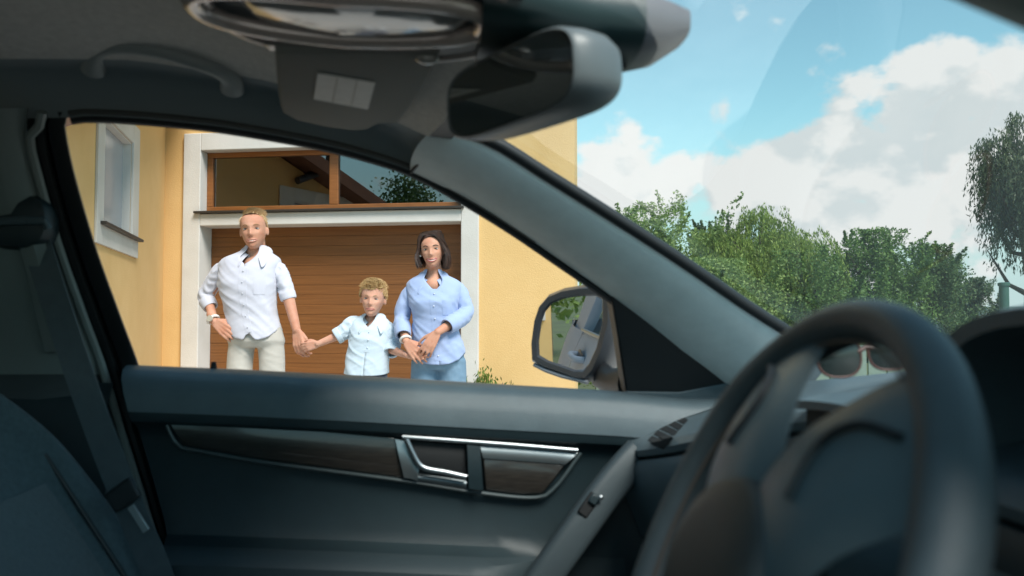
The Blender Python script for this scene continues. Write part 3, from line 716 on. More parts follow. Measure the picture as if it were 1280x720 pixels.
# ---- outside skin
def skin(x, z): return 1.705 + .105 * math.sin(min(1, max(0, (.975 - z) / .32)) * math.pi / 2) - .07 * sstep(.55, .2, z) * 1.0 - .10 * sstep(-1.7, -2.6, x) - .12 * sstep(1.0, 1.9, x)
def belt_z(x): return interp([-2.6, -.53, .62, 1.9], [.99, .955, .905, .76], x)
for sgn in (0, 1):
    for (nm, x0, x1) in (('rear_fender', -2.55, -1.455), ('rear_door', -1.447, -.575), ('front_door', -.567, .72), ('front_fender', .728, 1.95)):
        rows = []
        for x in np.linspace(x0, x1, 14):
            bz = belt_z(x); row = []
            for z in (bz - .0, bz - .008, bz - .03, bz - .1, .75, .68, .66, .6, .5, .4, .3, .24):
                y = skin(x, z) + (.006 if .655 < z < .69 else 0)
                p = Vector((x, y, z)); row.append(flip(p) if sgn else p)
            rows.append(row)
        mb = MB(); mb.sheet(rows); dr = part(mb, nm, M_PAINT)
        if nm.endswith('door'):
            hx = x0 + .13
            mb = MB(); hh = [Vector((hx + .02, skin(hx, .87) - .002, .882)), Vector((hx + .035, skin(hx, .87) + .03, .885)), Vector((hx + .11, skin(hx, .87) + .038, .882)), Vector((hx + .185, skin(hx, .87) + .03, .876)), Vector((hx + .20, skin(hx, .87) - .002, .871))]
            mb.tube([flip(p) if sgn else p for p in smooth_path(hh, 20)], .014, 10); part(mb, 'handle', M_PAINT, dr)
            mb = MB(); c = Vector((hx + .11, skin(hx, .87) + .001, .876)); mb.ellipsoid(flip(c) if sgn else c, (.075, .006, .034)); part(mb, 'handle_recess', mat('shadow_paint', (0.10, 0.105, 0.115), .4, .5), dr)
            mb = MB(); q = [Vector((x, skin(x, belt_z(x)) + .004, belt_z(x) + .006)) for x in np.linspace(x0, x1, 10)]
            mb.tube([flip(p) if sgn else p for p in q], .008, 8); part(mb, 'belt_moulding', M_CHROME, dr)
mb = MB(); mb.sheet([[(x, y, z - .05 * ((y - YC) / .8) ** 2) for y in np.linspace(.16, 1.66, 9)] for x, z in ((.78, .925), (1.0, .94), (1.4, .90), (1.8, .80), (1.98, .68))]); part(mb, 'bonnet', M_PAINT)
mb = MB(); mb.sheet([[(x, y, z) for y in np.linspace(.2, 1.62, 7)] for x, z in ((-2.0, 1.0), (-2.5, .98), (-2.62, .8), (-2.62, .35))]); part(mb, 'boot_lid', M_PAINT)
M_TYRE = mat('tyre_rubber', (0.018, 0.018, 0.018), .85); M_RIM = mat('alloy_rim', (0.5, 0.5, 0.52), .3, .9)
for (wx, wy) in ((1.25, 1.70), (1.25, .12), (-1.5, 1.70), (-1.5, .12)):
    mb = MB(); rings = []
    for r, dy in ((.20, -.09), (.29, -.1), (.315, -.08), (.32, 0), (.315, .08), (.29, .1), (.20, .09)):
        rings.append([(wx + r * math.cos(a), wy + dy, .32 + r * math.sin(a)) for a in np.linspace(0, 2 * math.pi, 32, endpoint=False)])
    mb.loft(rings, True, False); wo = part(mb, 'wheel', M_TYRE)
    mb = MB(); so_ = 1 if wy > YC else -1
    for k in range(5):
        a = 2 * math.pi * k / 5; d = Vector((math.cos(a), 0, math.sin(a))); c0 = Vector((wx, wy + so_ * .085, .32)); mb.tube([c0 + d * .02, c0 + d * .2], [.035, .028], 8)
    mb.tube([(wx, wy - .09, .32), (wx, wy + .09, .32)], .06, 16); part(mb, 'rim', M_RIM, wo)

mb = MB(); mb.sheet([[flip((x, 1.69, .95)), flip((x, 1.64, .962)), flip((x, 1.60, .95)), flip((x, 1.585, .90)), flip((x, 1.60, .70)), flip((x, 1.54, .66)), flip((x, 1.53, .60)), flip((x, 1.6, .3))] for x in np.linspace(-.55, .62, 10)]); part(mb, 'driver_door_panel', M_DARK)  # unseen closed door, put in to keep light off the wheel's camera side
# ---- front passenger door, inside
Bp = [on_y(u, v, 1.66) for u, v in [(120, 455), (175, 458), (300, 463), (450, 471), (600, 480), (770, 490), (850, 499)]]
bx = [p.x for p in Bp]; bz_ = [p.z for p in Bp]
prof = [(.03, -.03), (.004, -.003), (-.004, .001), (-.03, .001), (-.055, -.006), (-.072, -.02), (-.082, -.045), (-.085, -.075), (-.081, -.09), (-.066, -.10), (-.060, -.12), (-.058, -.2), (-.060, -.265), (-.068, -.285), (-.10, -.298), (-.142, -.302), (-.156, -.315), (-.16, -.35), (-.15, -.5), (-.11, -.7)]
rows = []
for t in np.linspace(0, 1, 40):
    row = []
    for i, (dy, dz) in enumerate(prof):
        x = lerp(-.548 + .30 * max(0, -dz), .66, t); z0 = interp(bx, bz_, x)
        a = 1 - sstep(.08, .24, x); k = dy if i < 13 else lerp(-.064 - .0 * i, dy, a)
        row.append((x, 1.66 + k, z0 + dz))
    rows.append(row)
mb = MB(); mb.sheet(rows); door = part(mb, 'door_panel', M_DARK)
mb = MB(); mb.sheet([[Vector(p) + Vector((0, -.0015, .0015)) for p in r[1:8]] for r in rows]); part(mb, 'door_top_pad', M_SOFT, door)
mb = MB(); mb.sheet([[Vector(p) + Vector((0, -.002, .002)) for p in r[14:18]] for r in rows[:29]]); part(mb, 'armrest', mat('armrest_vinyl', (0.022, 0.036, 0.042), .55, bump=.2, bscale=600), door)
YT = 1.593
def strip(tops, bots, n, Y, m, name, parent, thick=.01, bevel=.0):
    T = resample([on_y(u, v, Y) for u, v in tops], n); Bq = resample([on_y(u, v, Y) for u, v in bots], n)
    mb = MB(); mb.sheet([[a.lerp(c, k / 4) + Vector((0, -.004 * math.sin(math.pi * k / 4), 0)) for k in range(5)] for a, c in zip(T, Bq)], (0, thick, 0))
    return part(mb, name, m, parent, bevel=bevel)
wood = strip([(206, 521), (330, 532), (494, 547)], [(230, 556), (330, 574), (505, 597)], 20, YT - .004, M_WOOD, 'wood_trim', door, bevel=.002)
wood2 = strip([(604, 573), (660, 577), (706, 581)], [(607, 612), (650, 617), (678, 617)], 10, YT - .004, M_WOOD, 'wood_trim', door, bevel=.002)
strip([(600, 557), (660, 561), (722, 566)], [(604, 573), (660, 577), (706, 581)], 8, YT - .006, mat('satin_grey_metal', (0.30, 0.33, 0.34), .4, .7), 'satin_strip', door)
mb = MB(); mb.tube(smooth_path([on_y(u, v, YT - .002) for u, v in [(203, 519), (222, 556), (250, 564), (330, 578), (505, 601), (600, 616), (670, 622), (695, 608), (726, 566)]], 50), .0035, 8); part(mb, 'trim_bezel', mat('bezel_gloss', (0.05, 0.065, 0.068), .3), door)
strip([(512, 551), (545, 554), (580, 557)], [(526, 588), (555, 594), (584, 600)], 6, YT - .001, M_HOLE, 'handle_cup', door)
mb = MB(); mb.tube([on_y(u, v, YT - .010) for u, v in [(503, 546), (560, 550), (640, 556), (722, 563)]], .0042, 10); hb = part(mb, 'chrome_bar', M_CHROME, door)
mb = MB(); mb.tube(smooth_path([on_y(u, v, YT - .018) for u, v in [(508, 549), (516, 566), (524, 580), (534, 586), (556, 590), (583, 596)]], 26), .0048, 10); part(mb, 'door_handle', M_CHROME, door)
strip([(494, 549), (508, 552), (524, 586)], [(505, 597), (512, 598), (522, 601)], 6, YT - .010, mat('dull_chrome', (0.33, 0.36, 0.37), .35, .9), 'handle_bezel', door)
strip([(518, 592), (550, 596), (583, 601)], [(518, 601), (550, 606), (583, 611)], 6, YT - .006, mat('dull_chrome2', (0.12, 0.14, 0.15), .35, .8), 'handle_bezel', door)
strip([(584, 556), (592, 557), (600, 558)], [(586, 611), (596, 612), (604, 613)], 4, YT - .014, M_DARK, 'handle_divider', door)
# slanted pull grip with the window switch
pg = [(800, 566, 1.535), (785, 582, 1.525), (760, 611, 1.515), (730, 652, 1.505), (700, 694, 1.50), (672, 734, 1.50), (655, 760, 1.50)]
pts = smooth_path([on_y(*p) for p in pg], 30); mb = MB(); rings = []
for i, p in enumerate(pts):
    t = (pts[min(i + 1, 29)] - pts[max(i - 1, 0)]).normalized(); a = Vector((0, -1, 0)); c = t.cross(a).normalized()
    rings.append([p + c * (math.copysign(abs(math.cos(q)) ** .6, math.cos(q)) * .029) + a * (math.copysign(abs(math.sin(q)) ** .6, math.sin(q)) * .022) for q in np.linspace(0, 2 * math.pi, 20, endpoint=False)])
mb.loft(rings); grip = part(mb, 'pull_grip', mat('grip_plastic', (0.042, 0.058, 0.066), .5, bump=.2, bscale=700), door)
q = on_y(736, 631, 1.49); t = (pts[15] - pts[12]).normalized(); rot = Matrix((t, Vector((0, 1, 0)), t.cross(Vector((0, 1, 0))))).transposed()
mb = MB(); mb.box(q, (.021, .006, .010), rot); part(mb, 'switch_well', M_HOLE, grip, bevel=.003)
mb = MB(); mb.box(q - t * .013 + Vector((0, -.007, 0)), (.009, .004, .008), rot); part(mb, 'window_switch', M_DARK, grip, bevel=.003)
q2 = q - t * .022 + Vector((0, -.006, .004)); mb = MB(); mb.ellipsoid(on_y(751, 622, 1.482), (.0045, .003, .0045)); part(mb, 'chrome_stud', M_CHROME, grip)
# lock knob on the belt line
k0 = on_y(267, 464, 1.645); mb = MB(); mb.tube([k0, k0 + Vector((0, 0, .010)), k0 + Vector((0, 0, .017))], [.0062, .0055, .004], 12); part(mb, 'lock_knob', M_HOLE, door)
# black corner panel behind the door mirror
sail = [(763, 366), (772, 420), (778, 460), (783, 492), (800, 498), (870, 492), (919, 481), (870, 440), (815, 403)]
mb = MB(); mb.prism([on_side(u, v, -.006) for u, v in sail], (0, .05, 0)); part(mb, 'corner_panel', mat('black_corner_panel', (0.008, 0.011, 0.013), .5, bump=.15, bscale=800), door, bevel=.004)

mb = MB(); mb.prism([on_side(u, v, -.012) for u, v in [(782, 489), (850, 490), (919, 477), (985, 424), (1040, 452), (1000, 500), (940, 530), (800, 520)]], (0, .03, 0)); part(mb, 'pillar_foot', M_SOFT, door, bevel=.003)
# ---- door mirror (outside)
MC = on_y(714, 418, 1.99); _m = on_y(713, 440, 1.99); MN = ((Vector((-1.207, 1.80, .90)) - _m).normalized() - (_m - EYE).normalized()).normalized()
mh = Vector((0, 0, 1)).cross(MN).normalized(); mv = MN.cross(mh)
def onm(u, v, off=0.0):
    d = ray(u, v); k = (MC + MN * off - EYE).dot(MN) / d.dot(MN); return EYE + d * k
outl = [(665, 452), (664, 430), (668, 400), (674, 382), (686, 368), (705, 360), (730, 356), (756, 355), (768, 362), (768, 400), (758, 440), (746, 466), (736, 477), (722, 476), (700, 468), (680, 461)]
OP = [onm(*p) for p in outl]; cen = sum(OP, Vector()) / len(OP)
mb = MB(); rings = []
for (sc_, dp) in ((.76, .004), (.80, .010), (.92, .011), (1.0, -.002), (1.02, -.03), (.98, -.07), (.86, -.105), (.6, -.13), (.2, -.14)):
    rings.append([cen + (p - cen) * sc_ + MN * dp for p in OP])
mb.loft(rings, True, False); dm = part(mb, 'door_mirror', mat('dark_mirror_housing', (0.05, 0.055, 0.062), .35, coat=.3))
mb = MB(); mb.prism([cen + (p - cen) * .78 + MN * .0045 for p in OP], -MN * .004); part(mb, 'mirror_glass', M_MIRROR, dm, smooth=False)
mb = MB(); mb.tube([onm(668, 456, .004), onm(682, 463, .006), onm(702, 470, .006), onm(735, 478, .004)], .005, 8); part(mb, 'lower_lip', mat('grey_lip', (0.22, 0.24, 0.26), .4), dm)
a0 = onm(748, 466, -.06); a1 = on_y(785, 480, 1.70)
mb = MB(); mb.tube([a0, a0.lerp(a1, .5) + Vector((0, 0, -.01)), a1], [.035, .03, .035], 12, .6); part(mb, 'mirror_arm', M_BLACK, dm)

# ---- dashboard
ys = [.22, .40, .68, .80, .91, 1.02, 1.2, 1.38, 1.5, 1.57]
brx = [.42, .42, .42, .46, .46, .45, .40, .365, .348, .340]
brz = [.93, .95, .955, .975, .978, .975, .935, .895, .872, .866]
wbx = [.68, .78, .86, .88, .88, .87, .84, .76, .69, .65]
def dash_row(y):
    X, Z, W = interp(ys, brx, y), interp(ys, brz, y), interp(ys, wbx, y)
    ridge = interp([.22, .6, .91, 1.2, 1.57], [.0, .012, .022, .012, .004], y)
    zb = interp([.2, .5, .7, 1.25, 1.45, 1.6], [.97, .99, 1.018, 1.018, .985, .962], y)
    return [Vector((W + .04, y, zb - .03)), Vector((W, y, zb)), Vector((lerp(X, W, .66), y, lerp(Z, zb, .62) + ridge)), Vector((lerp(X, W, .33), y, lerp(Z, zb, .3) + ridge)), Vector((X + .035, y, Z + .004)), Vector((X + .012, y, Z - .002)), Vector((X, y, Z - .016)), Vector((X + .002, y, Z - .026)), Vector((X + .012, y, Z - .030))]
yy = np.linspace(.20, 1.575, 40)
mb = MB(); mb.sheet([dash_row(y) for y in yy]); dash = part(mb, 'dashboard', M_SOFT)
mb = MB(); rows = []
for y in yy:
    X, Z = interp(ys, brx, y), interp(ys, brz, y)
    rows.append([Vector((X + .02, y, Z - .027)), Vector((X + .002, y, Z - .033)), Vector((X - .004, y, Z - .045)), Vector((X - .002, y, Z - .09)), Vector((X + .03, y, Z - .17)), Vector((X + .09, y, Z - .30)), Vector((X + .14, y, Z - .5))])
mb.sheet(rows); part(mb, 'dash_face', M_DARK, dash)
mb = MB(); mb.sheet([[r + Vector((0, -.003, 0)) for r in rw[1:5]] for rw in rows[-9:]]); 
part(mb, 'dash_end_face', M_SOFT, dash)
mb = MB(); mb.prism([Vector((p.x, 1.572, p.z)) for p in dash_row(1.572)] + [Vector((.48, 1.572, .4)), Vector((.75, 1.572, .4))], (0, .01, 0)); part(mb, 'dash_cap', M_DARK, dash)
# side-window defroster grille
def on_dash(u, v, lift=0.0):
    d = ray(u, v)
    def under(k):
        p = EYE + d * k
        if p.x <= interp(ys, brx, p.y): return False
        r = dash_row(p.y); return p.z <= interp([q.x for q in reversed(r[:6])], [q.z for q in reversed(r[:6])], p.x)
    k0 = .6
    for k in np.linspace(.6, 1.75, 240):
        if under(k): break
        k0 = k
    k1 = k
    for _ in range(16):
        km = (k0 + k1) / 2
        if under(km): k1 = km
        else: k0 = km
    return EYE + d * k1 + Vector((0, 0, lift))
ga = ((809, 551), (829, 560), (861, 524), (845, 516))
def gq(a, b): return tuple(lerp(lerp(ga[0][k], ga[1][k], a), lerp(ga[3][k], ga[2][k], a), b) for k in (0, 1))
vent = None
for k in range(5):
    b0, b1 = (k + .08) / 5, (k + .86) / 5
    mb = MB(); mb.sheet([[on_dash(*gq(a, b), .0008) for a in np.linspace(0, 1, 4)] for b in (b0, b1)], (0, 0, -.004)); part(mb, 'vent_slot', M_HOLE, dash, smooth=False)
s4 = [on_dash(*p, .003) for p in ((876, 498), (884, 501), (917, 489), (910, 486))]
mb = MB(); mb.prism(s4, (0, 0, -.002)); part(mb, 'defrost_slot', M_HOLE, dash, smooth=False)
# lid over the centre display and the dark display bay under it
mb = MB(); mb.sheet([[(x, y, z + .006 * (1 - ((y - .91) / .13) ** 2)) for y in np.linspace(.78, 1.04, 9)] for x, z in ((.435, .980), (.47, .988), (.55, .995), (.63, .992))], (0, 0, -.010)); part(mb, 'display_lid', M_SOFT, dash)
mb = MB(); mb.box((.452, .91, .945), (.006, .12, .026)); part(mb, 'display_bay', M_HOLE, dash)
mb = MB(); mb.tube([(.440, .80, .925), (.440, 1.02, .925)], .004, 8); part(mb, 'chrome_strip', M_CHROME, dash)
# instrument binnacle
BC, BW = .545, .195
def arch(x, gw, z0, z1, n=25):
    o = []
    for k in range(n):
        a = math.pi * k / (n - 1); c, s = math.cos(a), math.sin(a)
        o.append(Vector((x, BC + math.copysign(abs(c) ** .62, c) * gw, z0 + (z1 - z0) * s ** .62)))
    return o
mb = MB(); mb.sheet([arch(.62, BW + .02, .94, 1.05), arch(.50, BW + .012, .93, 1.082), arch(.435, BW + .004, .92, 1.088), arch(.418, BW, .92, 1.084), arch(.42, BW - .012, .92, 1.072), arch(.47, BW - .02, .92, 1.062), arch(.53, BW - .022, .92, 1.055)])
bn = part(mb, 'instrument_hood', M_SOFT, dash)
mb = MB(); mb.prism(arch(.532, BW - .02, .90, 1.057), (.01, 0, 0)); part(mb, 'instrument_panel', M_HOLE, dash, smooth=False)
for (gy, gr) in ((.66, .045), (.545, .062), (.43, .045)):
    mb = MB(); rings = [[(x, gy + r * math.cos(a), .985 + r * math.sin(a)) for a in np.linspace(0, 2 * math.pi, 32, endpoint=False)] for x, r in ((.53, gr), (.522, gr), (.521, gr * .93), (.527, gr * .9))]
    mb.loft(rings, True, True); part(mb, 'gauge', mat('gauge_face', (0.03, 0.09, 0.085), .2, coat=.5), dash)

# ---- steering wheel
WC = Vector((.196, .531, .916)); TL = R_(25.3)
wnrm = Vector((-math.cos(TL), 0, math.sin(TL))); wup = Vector((math.sin(TL), 0, math.cos(TL))); wlf = Vector((0, 1, 0))
def wp(r, deg, off=0.0): a = R_(deg); return WC + (wup * math.cos(a) + wlf * math.sin(a)) * r + wnrm * off
rings = []
for k in range(97):
    deg = 360 * k / 96; c = wp(.1735, deg); rad = (c - WC).normalized(); thick = 1 + .10 * math.exp(-((abs(((deg + 188) % 360) - 180) - 58) / 16) ** 2)
    rings.append([c + rad * (.0138 * thick * math.cos(q)) + wnrm * (.0170 * thick * math.sin(q)) for q in np.linspace(0, 2 * math.pi, 20, endpoint=False)])
mb = MB(); mb.loft(rings, True, False); sw = part(mb, 'steering_wheel', M_LEATHER)
mb = MB(); mb.tube([wp(.1575, 360 * k / 96, .006) for k in range(97)], .0012, 5, caps=False); part(mb, 'rim_stitching', mat('brown_stitch', (0.10, 0.075, 0.06), .7), sw)
WROTD = -8
M_SPOKE = mat('spoke_plastic', (0.085, 0.115, 0.125), .42, var=.06, vscale=30)
for sg in (1, -1):
    rings = []
    for t in np.linspace(0, 1, 11):
        r = lerp(.045, .164, t); lo = interp([.045, .07, .085, .12, .164], [-6, -2, 4, 15, 21], r); hi = interp([.045, .08, .12, .164], [96, 78, 62, 56], r); off = lerp(.020, .002, t) + .008 * math.sin(math.pi * t); th = lerp(.022, .012, t)
        ring = []
        for s in np.linspace(0, 1, 9):
            e = math.sin(math.pi * s) ** .5; ring.append(wp(r, WROTD + sg * lerp(lo, hi, s), off + th * .5 * e))
        for s in np.linspace(1, 0, 9):
            e = math.sin(math.pi * s) ** .5; ring.append(wp(r, WROTD + sg * lerp(lo, hi, s), off - th * .6 * e - .001))
        rings.append(ring)
    mb = MB(); mb.loft(rings); sp = part(mb, 'spoke', M_SPOKE, sw)
    # raised edge of the spoke's switch plate
    mb = MB(); mb.tube(smooth_path([wp(.155, WROTD + sg * 40, .014), wp(.135, WROTD + sg * 32, .022), wp(.11, WROTD + sg * 30, .028), wp(.085, WROTD + sg * 44, .032)], 20), .0026, 6); part(mb, 'spoke_rib', M_BLACK, sw)
rings = []
for t in np.linspace(0, 1, 7):
    r = lerp(.05, .164, t); hw = lerp(30, 12, t); ring = [wp(r, 172 + hw * s, .012 * (1 - t) + .006) for s in np.linspace(-1, 1, 6)] + [wp(r, 172 + hw * s, .012 * (1 - t) - .006) for s in np.linspace(1, -1, 6)]; rings.append(ring)
mb = MB(); mb.loft(rings); part(mb, 'spoke', M_SPOKE, sw)
# airbag pad: rounded shield
shape = []
for k in range(36):
    a = 360 * k / 36; r = .060 - .005 * math.cos(R_(a)) ** 2 + .010 * abs(math.sin(R_(a))) ** 3; shape.append((r, a))
mb = MB(); mb.loft([[wp(r * s, a, o) for r, a in shape] for s, o in ((.9, -.01), (1.0, .004), (1.0, .020), (.965, .030), (.86, .036), (.55, .040), (.15, .041))], True, True); part(mb, 'airbag_pad', M_PAD, sw)
mb = MB(); mb.tube([WC - wnrm * .01, WC - wnrm * .08, WC - wnrm * .22], [.062, .065, .07], 20); part(mb, 'steering_column', M_DARK, dash)
st = WC - wnrm * .075
mb = MB(); mb.tube([st + Vector((0, .05, .01)), st + Vector((-.005, .12, .02)), st + Vector((-.012, .19, .03))], [.010, .008, .011], 10); part(mb, 'column_stalk', M_DARK, dash)

# ---- passenger seat
LEAN = R_(33); sup = Vector((-math.sin(LEAN), 0, math.cos(LEAN))); sfw = Vector((math.cos(LEAN), 0, math.sin(LEAN))); SY = 1.285
O = Vector((-.345, SY, .515))
secw = [(-1, -.02), (-.985, .03), (-.93, .065), (-.82, .078), (-.68, .06), (-.56, .034), (-.3, .022), (0, .02), (.3, .022), (.56, .034), (.68, .06), (.82, .078), (.93, .065), (.985, .03), (1, -.02), (.93, -.08), (.5, -.11), (0, -.115), (-.5, -.11), (-.93, -.08)]
rings = []
for h in np.linspace(-.05, .62, 16):
    wd = interp([-.05, .1, .35, .5, .58, .62], [.235, .245, .25, .215, .16, .11], h); dk = interp([-.05, .45, .62], [1, .9, .5], h)
    rings.append([O + sup * h + Vector((0, a * wd, 0)) + sfw * (b_ * dk - .075) for a, b_ in secw])
mb = MB(); mb.loft(rings); seat = part(mb, 'seat', M_SEAT, sub=1)
mb = MB(); mb.sheet([[O + sup * h + Vector((0, a * .245, 0)) + sfw * (b_ + .003 - .075) for a, b_ in ((-.58, .034), (-.4, .030), (-.2, .027), (0, .026), (.2, .027), (.4, .030), (.58, .034))] for h in np.linspace(0, .40, 9)], sfw * -.006); part(mb, 'seat_insert', M_SEAT2, seat)
for sg in (-1, 1):
    mb = MB(); mb.tube([O + sup * h + Vector((0, sg * .64 * .245, 0)) + sfw * (.050 - .075) for h in np.linspace(0, .44, 10)], .0035, 6); part(mb, 'piping', M_BLACK, seat)
mb = MB(); rings = []
for x in np.linspace(-.28, .24, 9):
    e = math.sqrt(max(.05, 1 - ((x + .02) / .29) ** 4)); rings.append([(x, SY + a * .245 * (.9 + .1 * e), .40 + b_ * e + .04 * (x + .3)) for a, b_ in ((-1, -.1), (-1, .05), (-.9, .085), (-.7, .07), (-.4, .05), (.4, .05), (.7, .07), (.9, .085), (1, .05), (1, -.1))])
mb.loft(rings); part(mb, 'seat_cushion', M_SEAT, seat, sub=1)
mb = MB(); hr = O + sup * .74 - sfw * .05; mb.ellipsoid(hr, (.055, .125, .08), Matrix.Rotation(-LEAN, 3, 'Y')); part(mb, 'headrest', M_SEAT, seat)
for sg in (-.05, .05):
    mb = MB(); mb.tube([O + sup * .58 + Vector((0, sg, 0)) - sfw * .06, O + sup * .68 + Vector((0, sg, 0)) - sfw * .06], .006, 8); part(mb, 'headrest_post', M_CHROME, seat)
# ---- seat belt
bp = smooth_path([on_y(u, v, y) for u, v, y in [(30, 262, 1.50), (44, 300, 1.495), (66, 370, 1.49), (96, 460, 1.48), (130, 555, 1.47), (164, 640, 1.46), (190, 700, 1.45), (215, 770, 1.44)]], 30)
rows = []
for i, p in enumerate(bp):
    t = (bp[min(i + 1, 29)] - bp[max(i - 1, 0)]).normalized(); a = Vector((.9, -.12, .1)); a = (a - t * a.dot(t)).normalized(); wdt = .0235
    rows.append([p + a * wdt * k for k in (-1, -.5, 0, .5, 1)])
mb = MB(); mb.sheet(rows, (.0, .0022, 0)); belt = part(mb, 'seat_belt', M_BELT)
dr_ = on_y(26, 285, 1.495); mb = MB()
mb.loft([[dr_ + Vector((math.copysign(abs(math.cos(q)) ** .7, math.cos(q)) * .052 * s, o, math.copysign(abs(math.sin(q)) ** .7, math.sin(q)) * .046 * s + .01)) for q in np.linspace(0, 2 * math.pi, 24, endpoint=False)] for s, o in ((.9, .03), (1, .02), (1, -.008), (.9, -.022), (.6, -.028))]); ring_ = part(mb, 'belt_anchor', M_DARK, belt)
mb = MB(); mb.tube([on_y(-10, 278, 1.462), on_y(30, 276, 1.462), on_y(56, 276, 1.466), on_y(60, 286, 1.47)], .007, 8); part(mb, 'anchor_ridge', M_SOFT, ring_)
k0 = on_y(150, 612, 1.452); k1 = on_y(178, 656, 1.44); d = (k1 - k0).normalized(); rot = Matrix((d, Vector((0, 1, 0)), d.cross(Vector((0, 1, 0))))).transposed()
mb = MB(); mb.box(k0 + d * .01, (.018, .006, .024), rot); tg = part(mb, 'belt_tongue', M_BLACK, belt, bevel=.004)
mb = MB(); mb.box(k1 + d * -.012, (.024, .002, .006), rot); part(mb, 'tongue_plate', mat('dull_steel', (0.4, 0.42, 0.42), .4, .8), belt, bevel=.001)

# ---- grab handle above the window
gh = smooth_path([on_y(u, v, y) for u, v, y in [(116, 88, 1.385), (117, 72, 1.36), (128, 60, 1.335), (160, 57, 1.315), (205, 64, 1.31), (250, 78, 1.32), (276, 88, 1.34), (288, 98, 1.36), (290, 112, 1.385)]], 40)
pk = MB(); rows = []
for (u, v) in [(100, 70), (108, 50), (140, 44), (200, 48), (250, 60), (290, 80), (306, 104)]:
    pass
rings = []
for i, p in enumerate(gh):
    t = (gh[min(i + 1, 39)] - gh[max(i - 1, 0)]).normalized(); a = Vector((0, -1, -.25)).normalized(); a = (a - t * a.dot(t)).normalized(); c = t.cross(a)
    e = 1 + .5 * (math.exp(-(i / 5) ** 2) + math.exp(-((39 - i) / 5) ** 2))
    rings.append([p + c * math.cos(q) * .0125 * e + a * math.sin(q) * .010 * e for q in np.linspace(0, 2 * math.pi, 14, endpoint=False)])
mb = MB(); mb.loft(rings); gho = part(mb, 'grab_handle', mat('handle_grey', (0.30, 0.325, 0.32), .5))
def on_roof(u, v, lift):
    d = ray(u, v)
    for k in np.linspace(.5, 2.0, 1500):
        p = EYE + d * k
        if p.y < .3: continue
        s = roof_section(min(max(p.x, -2.0), XF)); z = interp([q.y for q in reversed(s)], [q.z for q in reversed(s)], p.y)
        if p.z >= z: return Vector((p.x, p.y, z - lift))
    return EYE + d * 1.3
pocket = [(100, 92), (101, 68), (112, 50), (140, 44), (180, 46), (225, 54), (265, 68), (292, 86), (306, 104), (305, 122), (270, 112), (200, 94), (150, 90)]
# ---- overhead console
def conz(x): return 1.392 + .10 * max(0, -x - .1) * .8
def con(u, v, off=0.0):
    p = on_z(u, v, 1.39)
    for _ in range(6): p = on_z(u, v, conz(p.x) + off)
    return p
def ell(cx, cy, rx, ry, off, n=48): 
    o = []
    for k in range(n):
        a = 2 * math.pi * k / n; x = cx + math.copysign(abs(math.cos(a)) ** .75, math.cos(a)) * rx; y = cy + math.copysign(abs(math.sin(a)) ** .75, math.sin(a)) * ry; o.append(Vector((x, y, conz(x) + off)))
    return o
CX, CY = -.075, .905
mb = MB(); mb.loft([ell(CX, CY, .165, .150, .05), ell(CX, CY, .165, .15, .01), ell(CX, CY, .160, .143, -.004), ell(CX, CY, .14, .12, -.008)], True, True); con_o = part(mb, 'overhead_console', M_DARK)
M_RING = mat('warm_gloss_trim', (0.52, 0.44, 0.40), .25, .35, coat=.5)
mb = MB(); e1 = ell(CX, CY, .155, .128, -.006); mb.tube(e1 + [e1[0]], .0062, 10, caps=False); part(mb, 'console_ring', M_RING, con_o)
mb = MB(); e1 = ell(CX - .02, CY - .02, .145, .062, -.012); mb.tube(e1 + [e1[0]], .011, 10, caps=False); part(mb, 'console_ring', M_RING, con_o)
mb = MB(); mb.loft([ell(CX - .005, CY - .02, .112, .058, -.008), ell(CX - .005, CY - .02, .10, .05, -.016), ell(CX - .005, CY - .02, .05, .025, -.018)]); part(mb, 'reading_lamp', M_CLEARLENS, con_o)
for (x, y, hx, hy) in ((-.105, .995, .018, .012), (-.17, .995, .02, .012), (-.055, .99, .014, .012), (-.105, 1.017, .016, .005)):
    mb = MB(); mb.box((x, y, conz(x) - .012), (hx, hy, .004)); part(mb, 'console_button', M_BLACK if x == -.105 else M_CONSOLE, con_o, bevel=.003)
# ---- sun visor with its warning label
def vis(u, v, off=0.0): return on_z(u, v, 1.372 + off)
vo = [(343, 62), (348, 118), (352, 138), (370, 148), (410, 157), (440, 161), (458, 160), (474, 152), (497, 151), (510, 136), (530, 106), (552, 62)]
mb = MB(); VP = [vis(*p) for p in vo]; vc = sum(VP, Vector()) / len(VP)
mb.loft([[p + Vector((0, 0, .016)) for p in VP], [vc + (p - vc) * 1.0 + Vector((0, 0, .004)) for p in VP], [vc + (p - vc) * .975 + Vector((0, 0, -.003)) for p in VP], [vc + (p - vc) * .9 + Vector((0, 0, -.005)) for p in VP]]); visor = part(mb, 'sun_visor', mat('visor_fabric', (0.16, 0.162, 0.15), .85, bump=.15, bscale=900))
lb = [vis(u, v, -.007) for u, v in ((397, 92), (469, 104), (460, 137), (392, 124))]
mb = MB(); mb.prism(lb, (0, 0, .0012)); lab = part(mb, 'warning_label', M_LABEL, visor, smooth=False)
for t in (.34, .68):
    a = lb[0].lerp(lb[1], t); c = lb[3].lerp(lb[2], t); mb = MB(); mb.tube([a.lerp(c, .04) + Vector((0, 0, -.0004)), a.lerp(c, .96) + Vector((0, 0, -.0004))], .0006, 4); part(mb, 'label_line', M_INK, lab)
mb = MB(); mb.ellipsoid(vis(534, 73, -.004), (.013, .010, .007)); part(mb, 'visor_clip', M_CLEARLENS, visor)
